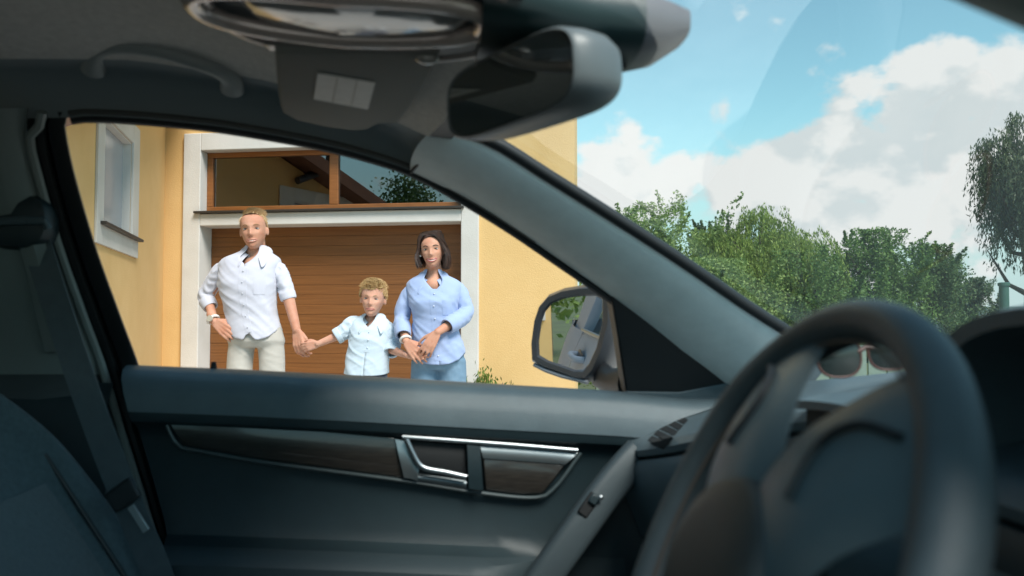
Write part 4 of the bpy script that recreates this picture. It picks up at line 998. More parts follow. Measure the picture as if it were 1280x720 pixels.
# ---- rear-view mirror
A0 = on_y(566, 137, .985); A1 = on_y(716, 76, .785); ax = (A1 - A0).normalized()
nm_ = Vector((-.80, -.58, -.06)); nm_ = (nm_ - ax * nm_.dot(ax)).normalized(); upm = ax.cross(nm_); upm = upm if upm.z > 0 else -upm
Lm = (A1 - A0).length; mb = MB(); cm = (A0 + A1) / 2
def mring(sx, sy, off, n=44):
    o = []
    for k in range(n):
        a = 2 * math.pi * k / n; c, s = math.cos(a), math.sin(a)
        o.append(cm + ax * (math.copysign(abs(c) ** .45, c) * (Lm / 2 + .010) * sx) + upm * (math.copysign(abs(s) ** .6, s) * .041 * sy) + nm_ * off)
    return o
mb.loft([mring(.945, .90, .001), mring(.97, .95, .004), mring(1, 1, .0), mring(1.01, 1.01, -.02), mring(.985, .97, -.042), mring(.9, .85, -.060), mring(.6, .5, -.068)], True, True); rvm = part(mb, 'rear_view_mirror', mat('mirror_casing', (0.12, 0.135, 0.14), .38, bump=.1, bscale=700))
mb = MB(); mb.loft([mring(.945, .90, .0015), mring(.94, .89, .003)], True, True); part(mb, 'mirror_glass', M_DIMMIRROR, rvm, smooth=False)
mb = MB(); mb.tube([cm - nm_ * .06, cm - nm_ * .09 + Vector((.02, 0, .03)), Vector((.19, .91, 1.36))], [.014, .013, .02], 12); part(mb, 'mirror_stem', M_BLACK, rvm)
# sensor housing on the glass above the mirror
rings = []
for t in np.linspace(0, 1, 9):
    x = lerp(.045, .262, t); zt = lerp(1.435, 1.402, t); hw = interp([0, .25, .7, .9, 1], [.085, .085, .072, .055, .034], t); dp = interp([0, .5, .85, 1], [.07, .072, .055, .03], t)
    rings.append([Vector((x, .91 + math.copysign(abs(math.cos(q)) ** .6, math.cos(q)) * hw, zt - dp / 2 + math.copysign(abs(math.sin(q)) ** .6, math.sin(q)) * dp / 2)) for q in np.linspace(0, 2 * math.pi, 20, endpoint=False)])
mb = MB(); mb.loft(rings[:7]); sh_ = part(mb, 'sensor_housing', mat('dark_teal_housing', (0.012, 0.03, 0.032), .4))
mb = MB(); mb.loft([[c + (p - c) * 1.002 for p in r] for r in rings[6:] for c in [sum(r, Vector()) / len(r)]]); part(mb, 'sensor_tip', mat('grey_tip', (0.11, 0.11, 0.125), .45), sh_)

# ================================================================== sunglasses on the dashboard
sg0 = at(1082, 462, 1.22); glas = empty('sunglasses', sg0, 'dark sunglasses with reddish rims on the dashboard beyond the steering wheel', 'sunglasses')
M_LENS = mat('dark_lens', (0.02, 0.028, 0.026), .12, coat=.6); M_RIMR = mat('reddish_frame', (0.10, 0.042, 0.034), .35)
for (u, v) in ((1112, 438), (1049, 447)):
    c = at(u, v, 1.22); pts = []
    for k in range(28):
        a = 2 * math.pi * k / 28; pts.append(c + RT * (math.copysign(abs(math.cos(a)) ** .8, math.cos(a)) * .030) + Vector((0, 0, 1)) * (math.copysign(abs(math.sin(a)) ** .8, math.sin(a)) * .027))
    mb = MB(); cc = sum(pts, Vector()) / len(pts); mb.loft([[cc + (p - cc) * s + FH * o for p in pts] for s, o in ((1, .001), (.97, -.001), (.6, -.004), (.15, -.005))]); mb.build('lens', M_LENS, glas)
    mb = MB(); mb.tube(pts + [pts[0]], .0020, 8, caps=False); mb.build('rim', M_RIMR, glas)
a = at(1093, 436, 1.22); c = at(1072, 440, 1.22); mb = MB(); mb.tube([a, a.lerp(c, .5) + Vector((0, 0, .004)), c], .003, 8); mb.build('bridge', M_RIMR, glas)
for (u, v) in ((1141, 436), (1021, 448)):
    a = at(u, v, 1.22); mb = MB(); mb.tube([a, a + FH * .06 + Vector((0, 0, -.006)), a + FH * .11 + Vector((0, 0, -.02))], .0025, 8); mb.build('temple', M_RIMR, glas)

# ================================================================== PEOPLE
ZV = Vector((0, 0, 1))
def skin_mat(name, c): return mat(name, c, .58, color2=tuple(x * y for x, y in zip(c, (.86, .70, .64))), vscale=14, sub=.12, bump=.10, bscale=260, spec=.3)
def evaluated(o, name, material, parent, smooth_iter=2):
    # freeze the modifiers of a helper mesh into a plain mesh and drop the helper
    dg = bpy.context.evaluated_depsgraph_get(); dg.update()
    me = bpy.data.meshes.new_from_object(o.evaluated_get(dg)); me.name = name
    me.materials.clear(); me.materials.append(material)
    me.polygons.foreach_set('use_smooth', [True] * len(me.polygons))
    n = bpy.data.objects.new(name, me); COL.objects.link(n); put(n, parent)
    bpy.data.objects.remove(o, do_unlink=True); return n
def head_grid(mb, c, X, Y, Z, H, male=True, child=False):
    zt = [-1, -.97, -.9, -.75, -.5, -.2, .1, .4, .65, .85, .96, 1]
    jaw = .84 if male else .80
    wt = [.05, .10, .155 * jaw, .225 * jaw, .285 * (jaw + .06), .296, .312, .325, .30, .215, .11, .02]
    if child: wt = [.05, .09, .135, .19, .255, .31, .335, .35, .325, .225, .11, .02]
    ft = [.22, .29, .345, .375, .375, .385, .39, .385, .33, .21, .10, .02]
    bt = [.02, .03, .05, .09, .19, .34, .43, .455, .405, .27, .13, .02]
    rings = []
    for i in range(49):
        zz = -math.cos(math.pi * i / 48) * 1.0
        w, f, b = np.interp(zz, zt, wt) * H, np.interp(zz, zt, ft) * H, np.interp(zz, zt, bt) * H
        ring = []
        for k in range(64):
            a = 2 * math.pi * k / 64; s, cs = math.sin(a), math.cos(a)
            x = w * math.copysign(abs(s) ** .9, s); y = -(f * abs(cs) ** .85) if cs > 0 else b * abs(cs) ** .9
            if cs > 0:
                xf, g = x / H, lambda v, m, sd: math.exp(-((v - m) / sd) ** 2)
                front = min(1, cs * 1.6)
                nose = interp([-.42, -.36, -.29, -.2, 0, .14, .2], [0, .055, .115, .09, .048, .014, 0], zz) * g(xf, 0, .045 if zz > -.2 else .06)
                d = nose - .042 * (g(xf, .15, .075) + g(xf, -.15, .075)) * g(zz, .02, .13) + .026 * g(zz, .19, .08) * g(xf, 0, .22)
                d += .020 * g(zz, -.56, .09) * g(xf, 0, .11) - .008 * g(zz, -.72, .05) * g(xf, 0, .1) + .02 * g(zz, -.88, .1) * g(xf, 0, .09)
                d += .016 * (g(xf, .19, .07) + g(xf, -.19, .07)) * g(zz, -.25, .16)
                y -= d * H * front
            ring.append(c + X * x + Y * y + Z * (zz * H / 2))
        rings.append(ring)
    mb.loft(rings, True, True)
    for sg in (-1, 1):
        e = c + X * (sg * (.325 if not child else .345) * H) + Y * (.02 * H) + Z * (-.04 * H)
        rot = Matrix((X, Y, Z)).transposed() @ Matrix.Rotation(sg * R_(-22), 3, 'Z')
        mb.ellipsoid(e + X * sg * .022 * H, (.030 * H, .060 * H, .115 * H), rot, 12, 10)
def face_parts(person, c, X, Y, Z, H, brow, iris, lip, smile=0.0, browlen=.075):
    def fp(x, zz, out):
        zt = [-1, -.9, -.75, -.5, -.2, .1, .4]; f = np.interp(zz, zt, [.22, .345, .375, .375, .385, .39, .385]) * H
        w = np.interp(zz, zt, [.05, .155, .22, .275, .305, .325, .335]) * H
        cs = math.sqrt(max(0, 1 - (abs(x * H) / w) ** 2.2)); return c + X * x * H - Y * (f * cs ** .85 + out * H) + Z * zz * H / 2
    rot = Matrix((X, Y, Z)).transposed()
    for sg in (-1, 1):
        mb = MB(); e = fp(sg * .148, .02, -.048); mb.ellipsoid(e, (.056 * H, .03 * H, .021 * H), rot, 14, 10); mb.build('eye', M_EYEWHITE, person)
        mb = MB(); mb.ellipsoid(fp(sg * .148, .018, -.038), (.025 * H, .026 * H, .021 * H), rot, 12, 8); mb.build('iris', iris, person)
        mb = MB(); mb.tube([fp(sg * q, z, o) for q, z, o in ((.095, .02, -.024), (.125, .048, -.022), (.16, .050, -.020), (.205, .025, -.022))], [.005 * H, .012 * H, .012 * H, .006 * H], 6); mb.build('eyelid', M_LASH, person)
        mb = MB(); mb.tube(smooth_path([fp(sg * q, z, o) for q, z, o in ((.07, .17, .012), (.12, .215, .008), (.17, .215, .0), (.225, .16, -.01))], 10), [.007 * H] + [.014 * H] * 5 + [.012 * H] * 2 + [.006 * H] * 2, 6, .6); mb.build('eyebrow', brow, person)
        mb = MB(); mb.ellipsoid(fp(sg * .028, -.40, .018), (.010 * H, .008 * H, .006 * H), rot, 8, 6); mb.build('nostril', M_NOSTRIL, person)
    mw = .135 + .035 * smile
    up = [fp(q * mw, -.545 + .07 * smile * q * q, .022 - .03 * abs(q) ** 2) for q in np.linspace(-1, 1, 9)]
    lo = [fp(q * mw, -.61 + .12 * smile * q * q - .09 * smile * (1 - q * q), .022 - .03 * abs(q) ** 2) for q in np.linspace(-1, 1, 9)]
    rr = [.003 * H] + [.014 * H] * 7 + [.003 * H]
    mb = MB(); mb.tube(up, [r * .8 for r in rr], 8); mb.tube(lo, rr, 8); mb.build('lips', lip, person)
    if smile:
        mb = MB(); mb.sheet([[p.lerp(q, t) + Y * .002 for t in (.15, .5, .85)] for p, q in zip(up[1:-1], lo[1:-1])], Y * .003); mb.build('teeth', M_TEETH, person)
    else:
        mb = MB(); mb.tube([p.lerp(q, .45) - Y * .0005 for p, q in zip(up, lo)], .004 * H, 6); mb.build('mouth_line', M_NOSTRIL, person)
M_EYEWHITE = mat('eye_white', (0.46, 0.42, 0.39), .3); M_LASH = mat('dark_lash', (0.045, 0.03, 0.022), .6); M_NOSTRIL = mat('skin_fold_shade', (0.14, 0.045, 0.03), .7)  # dark fold colour stands for shade in the nostrils and between the lips
M_TEETH = mat('teeth', (0.75, 0.71, 0.64), .3); M_IRIS_B = mat('grey_blue_iris', (0.07, 0.09, 0.11), .2); M_IRIS_D = mat('brown_iris', (0.03, 0.018, 0.012), .2)
def hand(mb, w, d, n, t, k=1.0, curl=(18, 22, 18), spread=4, thumb=35, tcurl=20):
    """w wrist, d towards the fingers, n the way the palm faces, t towards the thumb side."""
    d = d.normalized(); t = (t - d * t.dot(d)).normalized(); n = (n - d * n.dot(d) - t * n.dot(t)).normalized()
    kn = []
    for i, off in enumerate((.031, .0105, -.0105, -.030)):
        e = w + d * ((.092, .096, .092, .084)[i] * k) + t * off * k; kn.append(e)
        mb.capsule(w + d * .012 * k + t * off * .62 * k, e, .0135 * k, .0115 * k, 10, 3)
    mb.ellipsoid(w + d * .045 * k + n * .004, (.001 + .040 * k, .034 * k, .013 * k), Matrix((d, t, n)).transposed(), 14, 8)
    for i, e in enumerate(kn):
        L = (.044, .048, .045, .036)[i] * k; ang = 0; p = e
        sp = math.radians(spread * (1.5 - i))
        for j, (f, r0, r1) in enumerate(((1, .0098, .0088), (.66, .0088, .0080), (.52, .0080, .0068))):
            ang += R_(curl[j]); q = p + (d * math.cos(ang) * math.cos(sp) + n * math.sin(ang) + t * math.sin(sp) * math.cos(ang)) * L * f
            mb.capsule(p, q, r0 * k, r1 * k, 10, 3); p = q
    b = w + d * .026 * k + t * .026 * k + n * .006; a = R_(thumb)
    p1 = b + (d * math.cos(a) + t * math.sin(a)) * .040 * k + n * .008; a2 = a - R_(tcurl); p2 = p1 + (d * math.cos(a2) + t * math.sin(a2) + n * .25).normalized() * .032 * k
    p3 = p2 + (d * math.cos(a2 - .2) + t * math.sin(a2 - .2) + n * .3).normalized() * .026 * k
    mb.capsule(b, p1, .0145 * k, .0115 * k, 10, 3); mb.capsule(p1, p2, .0112 * k, .0098 * k, 10, 3); mb.capsule(p2, p3, .0098 * k, .0078 * k, 10, 3)
def fold(x, z, seed, s=1.0):
    sg = 1 if x > 0 else -1
    wx = x + .10 * noise.noise(Vector((x * 3, z * 3, seed + 5)))
    a = noise.noise(Vector((wx * 3.2 * s, z * 12 * s - sg * wx * 9 * s, seed)))
    b = noise.noise(Vector((wx * 6 * s + z * 2, z * 24 * s + sg * wx * 10 * s, seed + 9)))
    r = max(0, 1 - 3.2 * abs(a)) ** 1.5 * .75 + max(0, 1 - 3.5 * abs(b)) ** 1.5 * .32
    return r * (.55 + .45 * noise.noise(Vector((x * 2.5, z * 2.5, seed + 20)))) - .12
def garment(mb, D, rings, hem=None, vneck=None, seed=1.0, amp=.008, N=84, M=60, dyc=0.0, expo=.82):
    """rings: (v, u_left, u_right, half_depth); returns surface function for trims."""
    vv = [r[0] for r in rings]; ul = [r[1] for r in rings]; ur = [r[2] for r in rings]; bd = [r[3] for r in rings]
    dl = [r[4] if len(r) > 4 else 0 for r in rings]
    def sm(v, ys):
        # smoothed interpolation
        return (np.interp(v - 2, vv, ys) + np.interp(v, vv, ys) * 2 + np.interp(v + 2, vv, ys)) / 4
    def surf(v, th, lift=0.0, wr=1.0):
        xl, xr, b, dy = sm(v, ul), sm(v, ur), sm(v, bd), sm(v, dl) + dyc
        cx = (xl + xr) / 2; a = (xr - xl) / 2 / F * D
        c = at(cx, v, D) + FH * dy; s, co = math.sin(th), math.cos(th)
        q = Vector((a * math.copysign(abs(s) ** expo, s), -b * math.copysign(abs(co) ** expo, co), 0))
        nrm = Vector((s / max(a, .02), -co / max(b, .02), 0)).normalized()
        f = fold(th * .16 + cx * .001, v * .0052, seed) * amp * wr
        q = q + nrm * (f + lift)
        return c + RT * q.x + FH * q.y
    v0, v1 = vv[0], vv[-1]; V = []
    for i in range(M):
        t = i / (M - 1); row = []; w = 0.0; c0 = 0.0
        if vneck:
            va = v0 + (v1 - v0) * t; k = max(0.0, (vneck[0] - va) / (vneck[0] - v0)); w = vneck[1] * k ** 1.1; c0 = -vneck[2]
        for k in range(N + 1):
            th = c0 + w + (2 * math.pi - 2 * w) * k / N; thn = math.atan2(math.sin(th), math.cos(th)); v = v0 + (v1 - v0) * t
            if hem: v = v0 + (hem(thn) - v0) * t
            row.append(surf(v, thn, 0.0, min(1, .25 + t * 2)))
        V.append(row)
    n0 = len(mb.v); mb.v += [tuple(q) for r in V for q in r]; N1 = N + 1
    for i in range(M - 1):
        for k in range(N): mb.f.append((n0 + i * N1 + k, n0 + i * N1 + k + 1, n0 + (i + 1) * N1 + k + 1, n0 + (i + 1) * N1 + k))
    return surf
def sleeve(mb, pts, rad, seed, amp=.007, n=30, m=40, cuff=True, flat=1.0):
    P = smooth_path(pts, m); rr = np.interp(np.linspace(0, 1, m), np.linspace(0, 1, len(rad)), rad); prev = None; rings = []
    L = sum((P[i + 1] - P[i]).length for i in range(m - 1))
    for i, p in enumerate(P):
        t = (P[min(i + 1, m - 1)] - P[max(i - 1, 0)]).normalized()
        a = t.cross(FH) if prev is None else prev - t * prev.dot(t)
        a.normalize(); b = a.cross(t); prev = a; s = i / (m - 1); ring = []
        for k in range(n):
            q = 2 * math.pi * k / n
            f = (1 - 2 * abs(noise.noise(Vector((math.cos(q) * 1.3 + seed, math.sin(q) * 1.3, s * L * 22 + .9 * math.sin(q))))) - .4) * amp * (1.0 if s < .86 else .35)
            r = rr[i] + f
            if cuff and s > .84: r = rr[i] * (1.05 if s < .985 else 1.0) + .003
            ring.append(p + (a * math.cos(q) + b * math.sin(q)) * r)
        rings.append(ring)
    rings.append([P[-1] + (p - P[-1]) * .8 - (P[-1] - P[-2]).normalized() * .004 for p in rings[-1]])
    mb.loft(rings, True, False)
def collar(person, c, a, b, m, spread=.9, h=.032, tip=.055, fall=.042, wide=1.0):
    """stand-and-fall collar: runs from the right front round the nape to the left front, leaves ending in points."""
    rows = []
    for k in range(57):
        f = abs(k - 28) / 28; sg = 1 if k > 28 else -1                     # f 0 at the nape, 1 at the front ends
        th = math.pi - f * (math.pi - spread * .42); s_, co = math.sin(th) * sg, -math.cos(th)
        front = sstep(.45, 1.0, f)
        base = c + RT * (a * s_ * (1 + .06 * front)) + FH * (b * co - .012 * front) + ZV * (-.034 * front + .006 * (1 - front))
        out = (RT * s_ + FH * co).normalized(); pt = sstep(.72, 1.0, f)
        top = base + ZV * h * (1 - .45 * front)
        low = base + out * (.034 + .014 * front) * wide + ZV * (-(fall - h) - .022 * front) + (RT * (sg * .030) - ZV * tip * .62 - FH * .016) * pt
        mid = top.lerp(low, .45) + out * .014 + ZV * .006
        rows.append([base - ZV * .012 - out * .004, top - out * .001, top + out * .006 + ZV * .001, mid, top.lerp(low, .8) + out * .009, low])
    mb = MB(); mb.sheet(rows); o = mb.build('collar', m, person, fix=False)
    q = o.modifiers.new('thick', 'SOLIDIFY'); q.thickness = .0045; q.offset = 0.0; q = o.modifiers.new('sub', 'SUBSURF'); q.levels = 1; q.render_levels = 1; return o
def placket(person, surf, v0, v1, th0, m, buttons, mb_):
    mb = MB(); rows = []
    for t in np.linspace(0, 1, 40):
        v = lerp(v0, v1, t); rows.append([surf(v, th0 + d, .0035) for d in (-.085, -.03, .03, .085)])
    mb.sheet(rows, FH * .004); mb.build('placket', m, person)
    for i in range(buttons):
        v = lerp(v0 + 6, v1 - 6, i / max(1, buttons - 1)); p = surf(v, th0, .0075); mb = MB(); mb.ellipsoid(p, (.0045, .0025, .0045), None, 10, 6); mb.build('button', mb_, person)
def remeshed(mb, person, name, material, voxel=.0045):
    o = mb.build('tmp', material, None, fix=True)
    r = o.modifiers.new('r', 'REMESH'); r.mode = 'VOXEL'; r.voxel_size = voxel; r.use_smooth_shade = True
    s = o.modifiers.new('s', 'SMOOTH'); s.factor = .5; s.iterations = 3
    return evaluated(o, name, material, person)
def cloth_mat(name, c, c2, stripe=0): return mat(name, c, .85, color2=c2, vscale=3, bump=.12, bscale=420, sheen=.25)
def frame(yaw, tilt):
    # yaw turns the face to the picture's right (+), tilt leans the crown to the right (+)
    X = (RT * math.cos(yaw) + FH * math.sin(yaw)); Y = (FH * math.cos(yaw) - RT * math.sin(yaw)); Z = (ZV * math.cos(tilt) + X * math.sin(tilt)).normalized(); X = Y.cross(Z).normalized(); return X, Y, Z
def strands(person, name, material, roots, n_seg, widths):
    """roots: list of polylines (numpy arrays); builds thin ribbons."""
    mb_v = []; mb_f = []
    for P, w in zip(roots, widths):
        P = [Vector(p) for p in P]; o = len(mb_v)
        for i, p in enumerate(P):
            t = (P[min(i + 1, len(P) - 1)] - P[max(i - 1, 0)]); side = t.cross(FH + RT * random.uniform(-.6, .6)); 
            if side.length < 1e-6: side = RT.copy()
            side.normalize(); ww = w * (1 - .75 * i / (len(P) - 1))
            mb_v.append(p - side * ww); mb_v.append(p + side * ww)
        for i in range(len(P) - 1): mb_f.append((o + 2 * i, o + 2 * i + 1, o + 2 * i + 3, o + 2 * i + 2))
    mb = MB(); mb.v = [tuple(p) for p in mb_v]; mb.f = mb_f; return mb.build(name, material, person, fix=False)
def scalp_pt(c, X, Y, Z, H, az, el, child=False, k=1.0):
    # az 0 = front, el 0 = ear level .. pi/2 = crown
    zz = math.sin(el); wz = .335 if not child else .355
    cs = max(0.0, math.cos(el)) ** .75
    x = math.sin(az) * wz * H * cs; y = -math.cos(az) * (.385 if abs(az) < math.pi / 2 else .455) * H * cs
    base = c + Z * (.10 * H); return base + (X * x + Y * y) * k + Z * (zz * .415 * H) * k
def leg_set(person, D, name, m, hips, legs, seed, amp=.006):
    mb = MB(); vv = [h[0] for h in hips]
    def ring(v):
        l, r, b = (float(np.interp(v, vv, [h[q] for h in hips])) for q in (1, 2, 3)); c = at((l + r) / 2, v, D); a = (r - l) / 2 / F * D
        return [c + RT * (a * math.copysign(abs(math.cos(t)) ** .85, math.cos(t))) + FH * (b * math.copysign(abs(math.sin(t)) ** .85, math.sin(t))) for t in np.linspace(0, 2 * math.pi, 40, endpoint=False)]
    mb.loft([ring(v) for v in np.linspace(vv[0], vv[-1], 8)], True, True)
    for pts, rad in legs:
        P = smooth_path(pts, 40); rr = np.interp(np.linspace(0, 1, 40), np.linspace(0, 1, len(rad)), rad); mb.tube(P, list(rr), 24)
    o = mb.build('tmp', m, None)
    r = o.modifiers.new('r', 'REMESH'); r.mode = 'VOXEL'; r.voxel_size = .0075; r.use_smooth_shade = True
    s = o.modifiers.new('s', 'SMOOTH'); s.factor = .5; s.iterations = 4
    n = evaluated(o, name, m, person)
    for vtx in n.data.vertices:
        c = vtx.co; k = fold(c.dot(RT) * .55, c.z * .8, seed, 1.6); vtx.co = c - FH * (k * amp) + RT * (k * amp * .4)
    return n
def shoe(person, p, m):
    mb = MB(); rings = []
    for t, w_, h_ in ((-.09, .03, .06), (-.06, .042, .09), (0, .045, .085), (.08, .05, .06), (.15, .045, .045), (.19, .02, .03)):
        rings.append([p + RT * (w_ * math.cos(q)) - FH * t + ZV * (h_ * (.5 + .5 * math.sin(q)) + .004) for q in np.linspace(0, 2 * math.pi, 14, endpoint=False)])
    mb.loft(rings); mb.build('shoe', m, person)
def ground_px(D): return 408 + 1.07 * F / D

SK_M = skin_mat('man_skin', (0.56, 0.30, 0.205)); SK_W = skin_mat('woman_skin', (0.58, 0.315, 0.215)); SK_B = skin_mat('boy_skin', (0.63, 0.36, 0.26))
LIP_M = mat('man_lips', (0.50, 0.22, 0.16), .4); LIP_W = mat('woman_lips', (0.46, 0.12, 0.11), .35); LIP_B = mat('boy_lips', (0.5, 0.19, 0.15), .4)

# ---------------------------------------------------------------- man
D = 5.446; px = lambda u, v, dy=0.0: at(u, v, D) + FH * dy
b0 = px(320, 400); man = empty('person', (b0.x, b0.y, 0), 'man in untucked white shirt and pale trousers, one hand at his pocket', 'person')
C_ = px(318.5, 288.5, -.02); H = .238; X, Y, Z = frame(R_(4), R_(-4))
mb = MB(); head_grid(mb, C_, X, Y, Z, H)
mb.capsule(px(319, 300, .015), px(318, 330, .03), .056, .066); mb.ellipsoid(px(314, 350, .02), (.135, .09, .15)); mb.ellipsoid(px(316, 395, .02), (.12, .08, .17)); mb.ellipsoid(px(320, 412, .02), (.11, .07, .07))
mb.capsule(px(288, 335, .02), px(340, 333, .02), .045, .045); mb.ellipsoid(px(319, 319, .02), (.070, .058, .050)); mb.ellipsoid(px(319, 331, .0), (.075, .075, .06))
mb.capsule(px(279, 337, .02), px(256, 372, .05), .028, .028); mb.capsule(px(256, 372, .05), px(270, 399, -.05), .030, .028); mb.capsule(px(266, 393, -.03), px(272, 402, -.06), .029, .025)
hand(mb, px(273, 402, -.065), px(294, 418, -.105) - px(273, 402, -.065), FH * .9 - RT * .1, RT * .6 + ZV * .7, 1.02, (12, 26, 22), 3, 40, 30)
mb.capsule(px(344, 336, .02), px(360, 370, 0), .030, .034); mb.capsule(px(360, 370, 0), px(374, 412, -.07), .038, .027)
hand(mb, px(374.5, 413, -.07), px(379, 436, -.10) - px(374.5, 413, -.07), RT * .45 + FH * .9, RT * .8 - FH * .35, 1.04, (22, 40, 40), 3, 30, 30)
mb.capsule(px(319, 414, .02), px(300, 450, .02), .035, .04); mb.capsule(px(321, 414, .02), px(340, 450, .02), .035, .04)
for s, (u0, u1) in ((-1, (301, 297)), (1, (338, 342))): mb.capsule(px(u0, 450, .02), px(u1, 610, .03), .06, .04)
remeshed(mb, man, 'body', SK_M, .005)
face_parts(man, C_, X, Y, Z, H, mat('sandy_brow', (0.25, 0.13, 0.06), .8), M_IRIS_B, LIP_M, .5)
M_SH_M = cloth_mat('white_shirt', (0.565, 0.565, 0.635), (0.51, 0.51, 0.585)); M_BT = mat('white_button', (0.55, 0.55, 0.6), .3)
mb = MB()
rings = [(307, 307, 331, .058, .02), (313, 303, 335, .066, .02), (318, 292, 341, .078, .02), (322, 279, 348, .092, .02), (329, 273, 350, .106, .02), (340, 275, 347, .120, .01), (355, 274, 347, .128, .0), (375, 279, 344, .122, .0), (395, 284, 345, .116, .0), (412, 286, 350, .122, .0), (432, 287, 354, .126, .0)]
def hem_m(th): return 410 + 15 * abs(math.cos(th)) ** 1.6 - (9 * math.exp(-((th + .02) / .10) ** 2))
sf = garment(mb, D, rings, hem_m, (335, .52, 0.0), 2.0, .014)
sleeve(mb, [px(290, 338, .02), px(276, 338, .02), px(263, 354, .04), px(254, 370, .05), px(262, 384, .02)], [.044, .050, .046, .047, .041], 5.0, .008)
sleeve(mb, [px(334, 337, .02), px(346, 337, .015), px(354, 353, .005), px(361, 374, .0)], [.044, .050, .046, .043], 6.0, .008)
sh = mb.build('shirt', M_SH_M, man, fix=False); q_ = sh.modifiers.new('t', 'SOLIDIFY'); q_.thickness = .002
collar(man, px(319, 316, .02), .064, .056, M_SH_M, .80, .036, .062)
placket(man, sf, 334, 415, 0.0, M_SH_M, 6, M_BT)
mb = MB(); mb.sheet([[sf(v, th, .004) for th in np.linspace(.30, .78, 7)] for v in (350, 354, 362, 369)], FH * .003); mb.build('pocket', M_SH_M, man)
M_PANT = cloth_mat('stone_trousers', (0.50, 0.47, 0.42), (0.41, 0.385, 0.345))
hips = [(405, 288, 350, .10), (416, 286, 353, .108), (426, 285, 356, .110), (434, 288, 354, .085)]
vf = ground_px(D)
leg_set(man, D, 'trousers', M_PANT, hips, [([px(303, 428), px(300, 452), px(298, 520, -.01), px(297, 612, .02)], [.080, .077, .072, .062]), ([px(338, 428), px(340, 452), px(341, 520, -.01), px(342, 612, .02)], [.080, .077, .072, .062])], 7.0)
for u in (297, 342): shoe(man, Vector((*px(u, 600).to_2d(), 0)), mat('brown_shoe', (0.09, 0.05, 0.03), .5))
w0 = px(270.5, 399.5, -.058); ad = (px(273, 402, -.065) - px(262, 386, -.01)).normalized(); s1 = ad.cross(FH).normalized(); s2 = ad.cross(s1)
mb = MB(); mb.tube([w0 + (s1 * math.cos(q) * 1.12 + s2 * math.sin(q)) * .031 for q in np.linspace(0, 2 * math.pi, 25)], .008, 8, caps=False); wt_ = mb.build('watch', mat('white_watch_strap', (0.72, 0.70, 0.66), .5), man)
mb = MB(); n_ = (-FH + RT * -.3 + ZV * .2).normalized(); mb.tube([w0 + n_ * .028, w0 + n_ * .040], .019, 18); mb.build('watch_face', mat('pale_watch_face', (0.55, 0.52, 0.45), .2, .3), wt_)
# short fair hair, receding at the temples
M_HAIR_M = mat('sandy_blond_hair', (0.58, 0.41, 0.22), .55, color2=(0.40, 0.25, 0.12), vscale=60)
mb = MB(); rows = []
for i in range(13):
    row = []
    for k in range(41):
        az = lerp(-math.pi, math.pi, k / 40); lo = interp([0, .35, .7, 1.1, 1.5, 2.2, 3.15], [.86, .84, .80, .46, .05, -.35, -.5], abs(az)); el = lerp(lo, math.pi / 2, i / 12)
        row.append(scalp_pt(C_, X, Y, Z, H, az, el, k=1.015 + .02 * noise.noise(Vector((az * 6, el * 9, 1)))))
    rows.append(row)
mb.sheet(rows); hcap = mb.build('hair', M_HAIR_M, man)
rt = []; wd = []
for i in range(1500):
    az = random.uniform(-math.pi, math.pi); lo = interp([0, .35, .7, 1.1, 1.5, 2.2, 3.15], [.86, .84, .80, .46, .05, -.35, -.5], abs(az)); el = random.uniform(lo, 1.5)
    p = scalp_pt(C_, X, Y, Z, H, az, el); o = (p - C_).normalized(); L = (.013 if el < .6 else .030) * random.uniform(.6, 1.2)
    d = (o * .35 - Z * (.5 if el < .7 else -.1) - Y * (.2 if el > .7 else 0) + X * (random.uniform(-.3, .3) + (.5 if el > .7 else 0))).normalized(); rt.append([p, p + d * L * .5, p + (d + Z * -.25).normalized() * L]); wd.append(.0016)
strands(man, 'hair_strands', M_HAIR_M, rt, 3, wd)

# ---------------------------------------------------------------- woman
D = 5.263
b0 = px(545, 400); wom = empty('person', (b0.x, b0.y, 0), 'smiling dark-haired woman in light blue shirt and jeans, both hands round the boy\'s hand', 'person')
C_ = px(541, 313.5, -.02); H = .212; X, Y, Z = frame(R_(-3), R_(-5))
mb = MB(); head_grid(mb, C_, X, Y, Z, H, False)
mb.capsule(px(541, 325, .015), px(542, 350, .035), .045, .056); mb.ellipsoid(px(542, 372, .01), (.105, .08, .12)); mb.ellipsoid(px(545, 410, .02), (.10, .075, .18)); mb.ellipsoid(px(548, 442, .02), (.11, .075, .09)); mb.ellipsoid(px(541.5, 348, .02), (.062, .054, .045)); mb.ellipsoid(px(541.5, 358, .0), (.066, .068, .06))
mb.capsule(px(522, 362, .02), px(565, 360, .02), .036, .036)
mb.capsule(px(516, 364, .02), px(502, 400, .02), .030, .030); mb.capsule(px(502, 400, .02), px(510, 426, -.10), .033, .023)
hand(mb, px(511, 427, -.11), px(526, 443, -.175) - px(511, 427, -.11), FH * .7 + RT * .1 - ZV * .3, RT * .75 + ZV * .6, .93, (14, 26, 24), 4, 35, 20)
mb.capsule(px(569, 362, .02), px(581, 394, -.01), .030, .030); mb.capsule(px(581, 394, -.01), px(550, 415, -.175), .035, .023)
hand(mb, px(549, 416, -.18), px(535, 440, -.20) - px(549, 416, -.18), FH * .8 - RT * .4, -RT * .8 + ZV * .2, .92, (12, 26, 24), 5, 40, 20)
mb.capsule(px(548, 440, .02), px(533, 464, .02), .055, .055); mb.capsule(px(548, 440, .02), px(563, 464, .02), .055, .055)
for u0, u1 in ((532, 534), (563, 560)): mb.capsule(px(u0, 460, .02), px(u1, 622, .03), .06, .035)
remeshed(mb, wom, 'body', SK_W, .005)
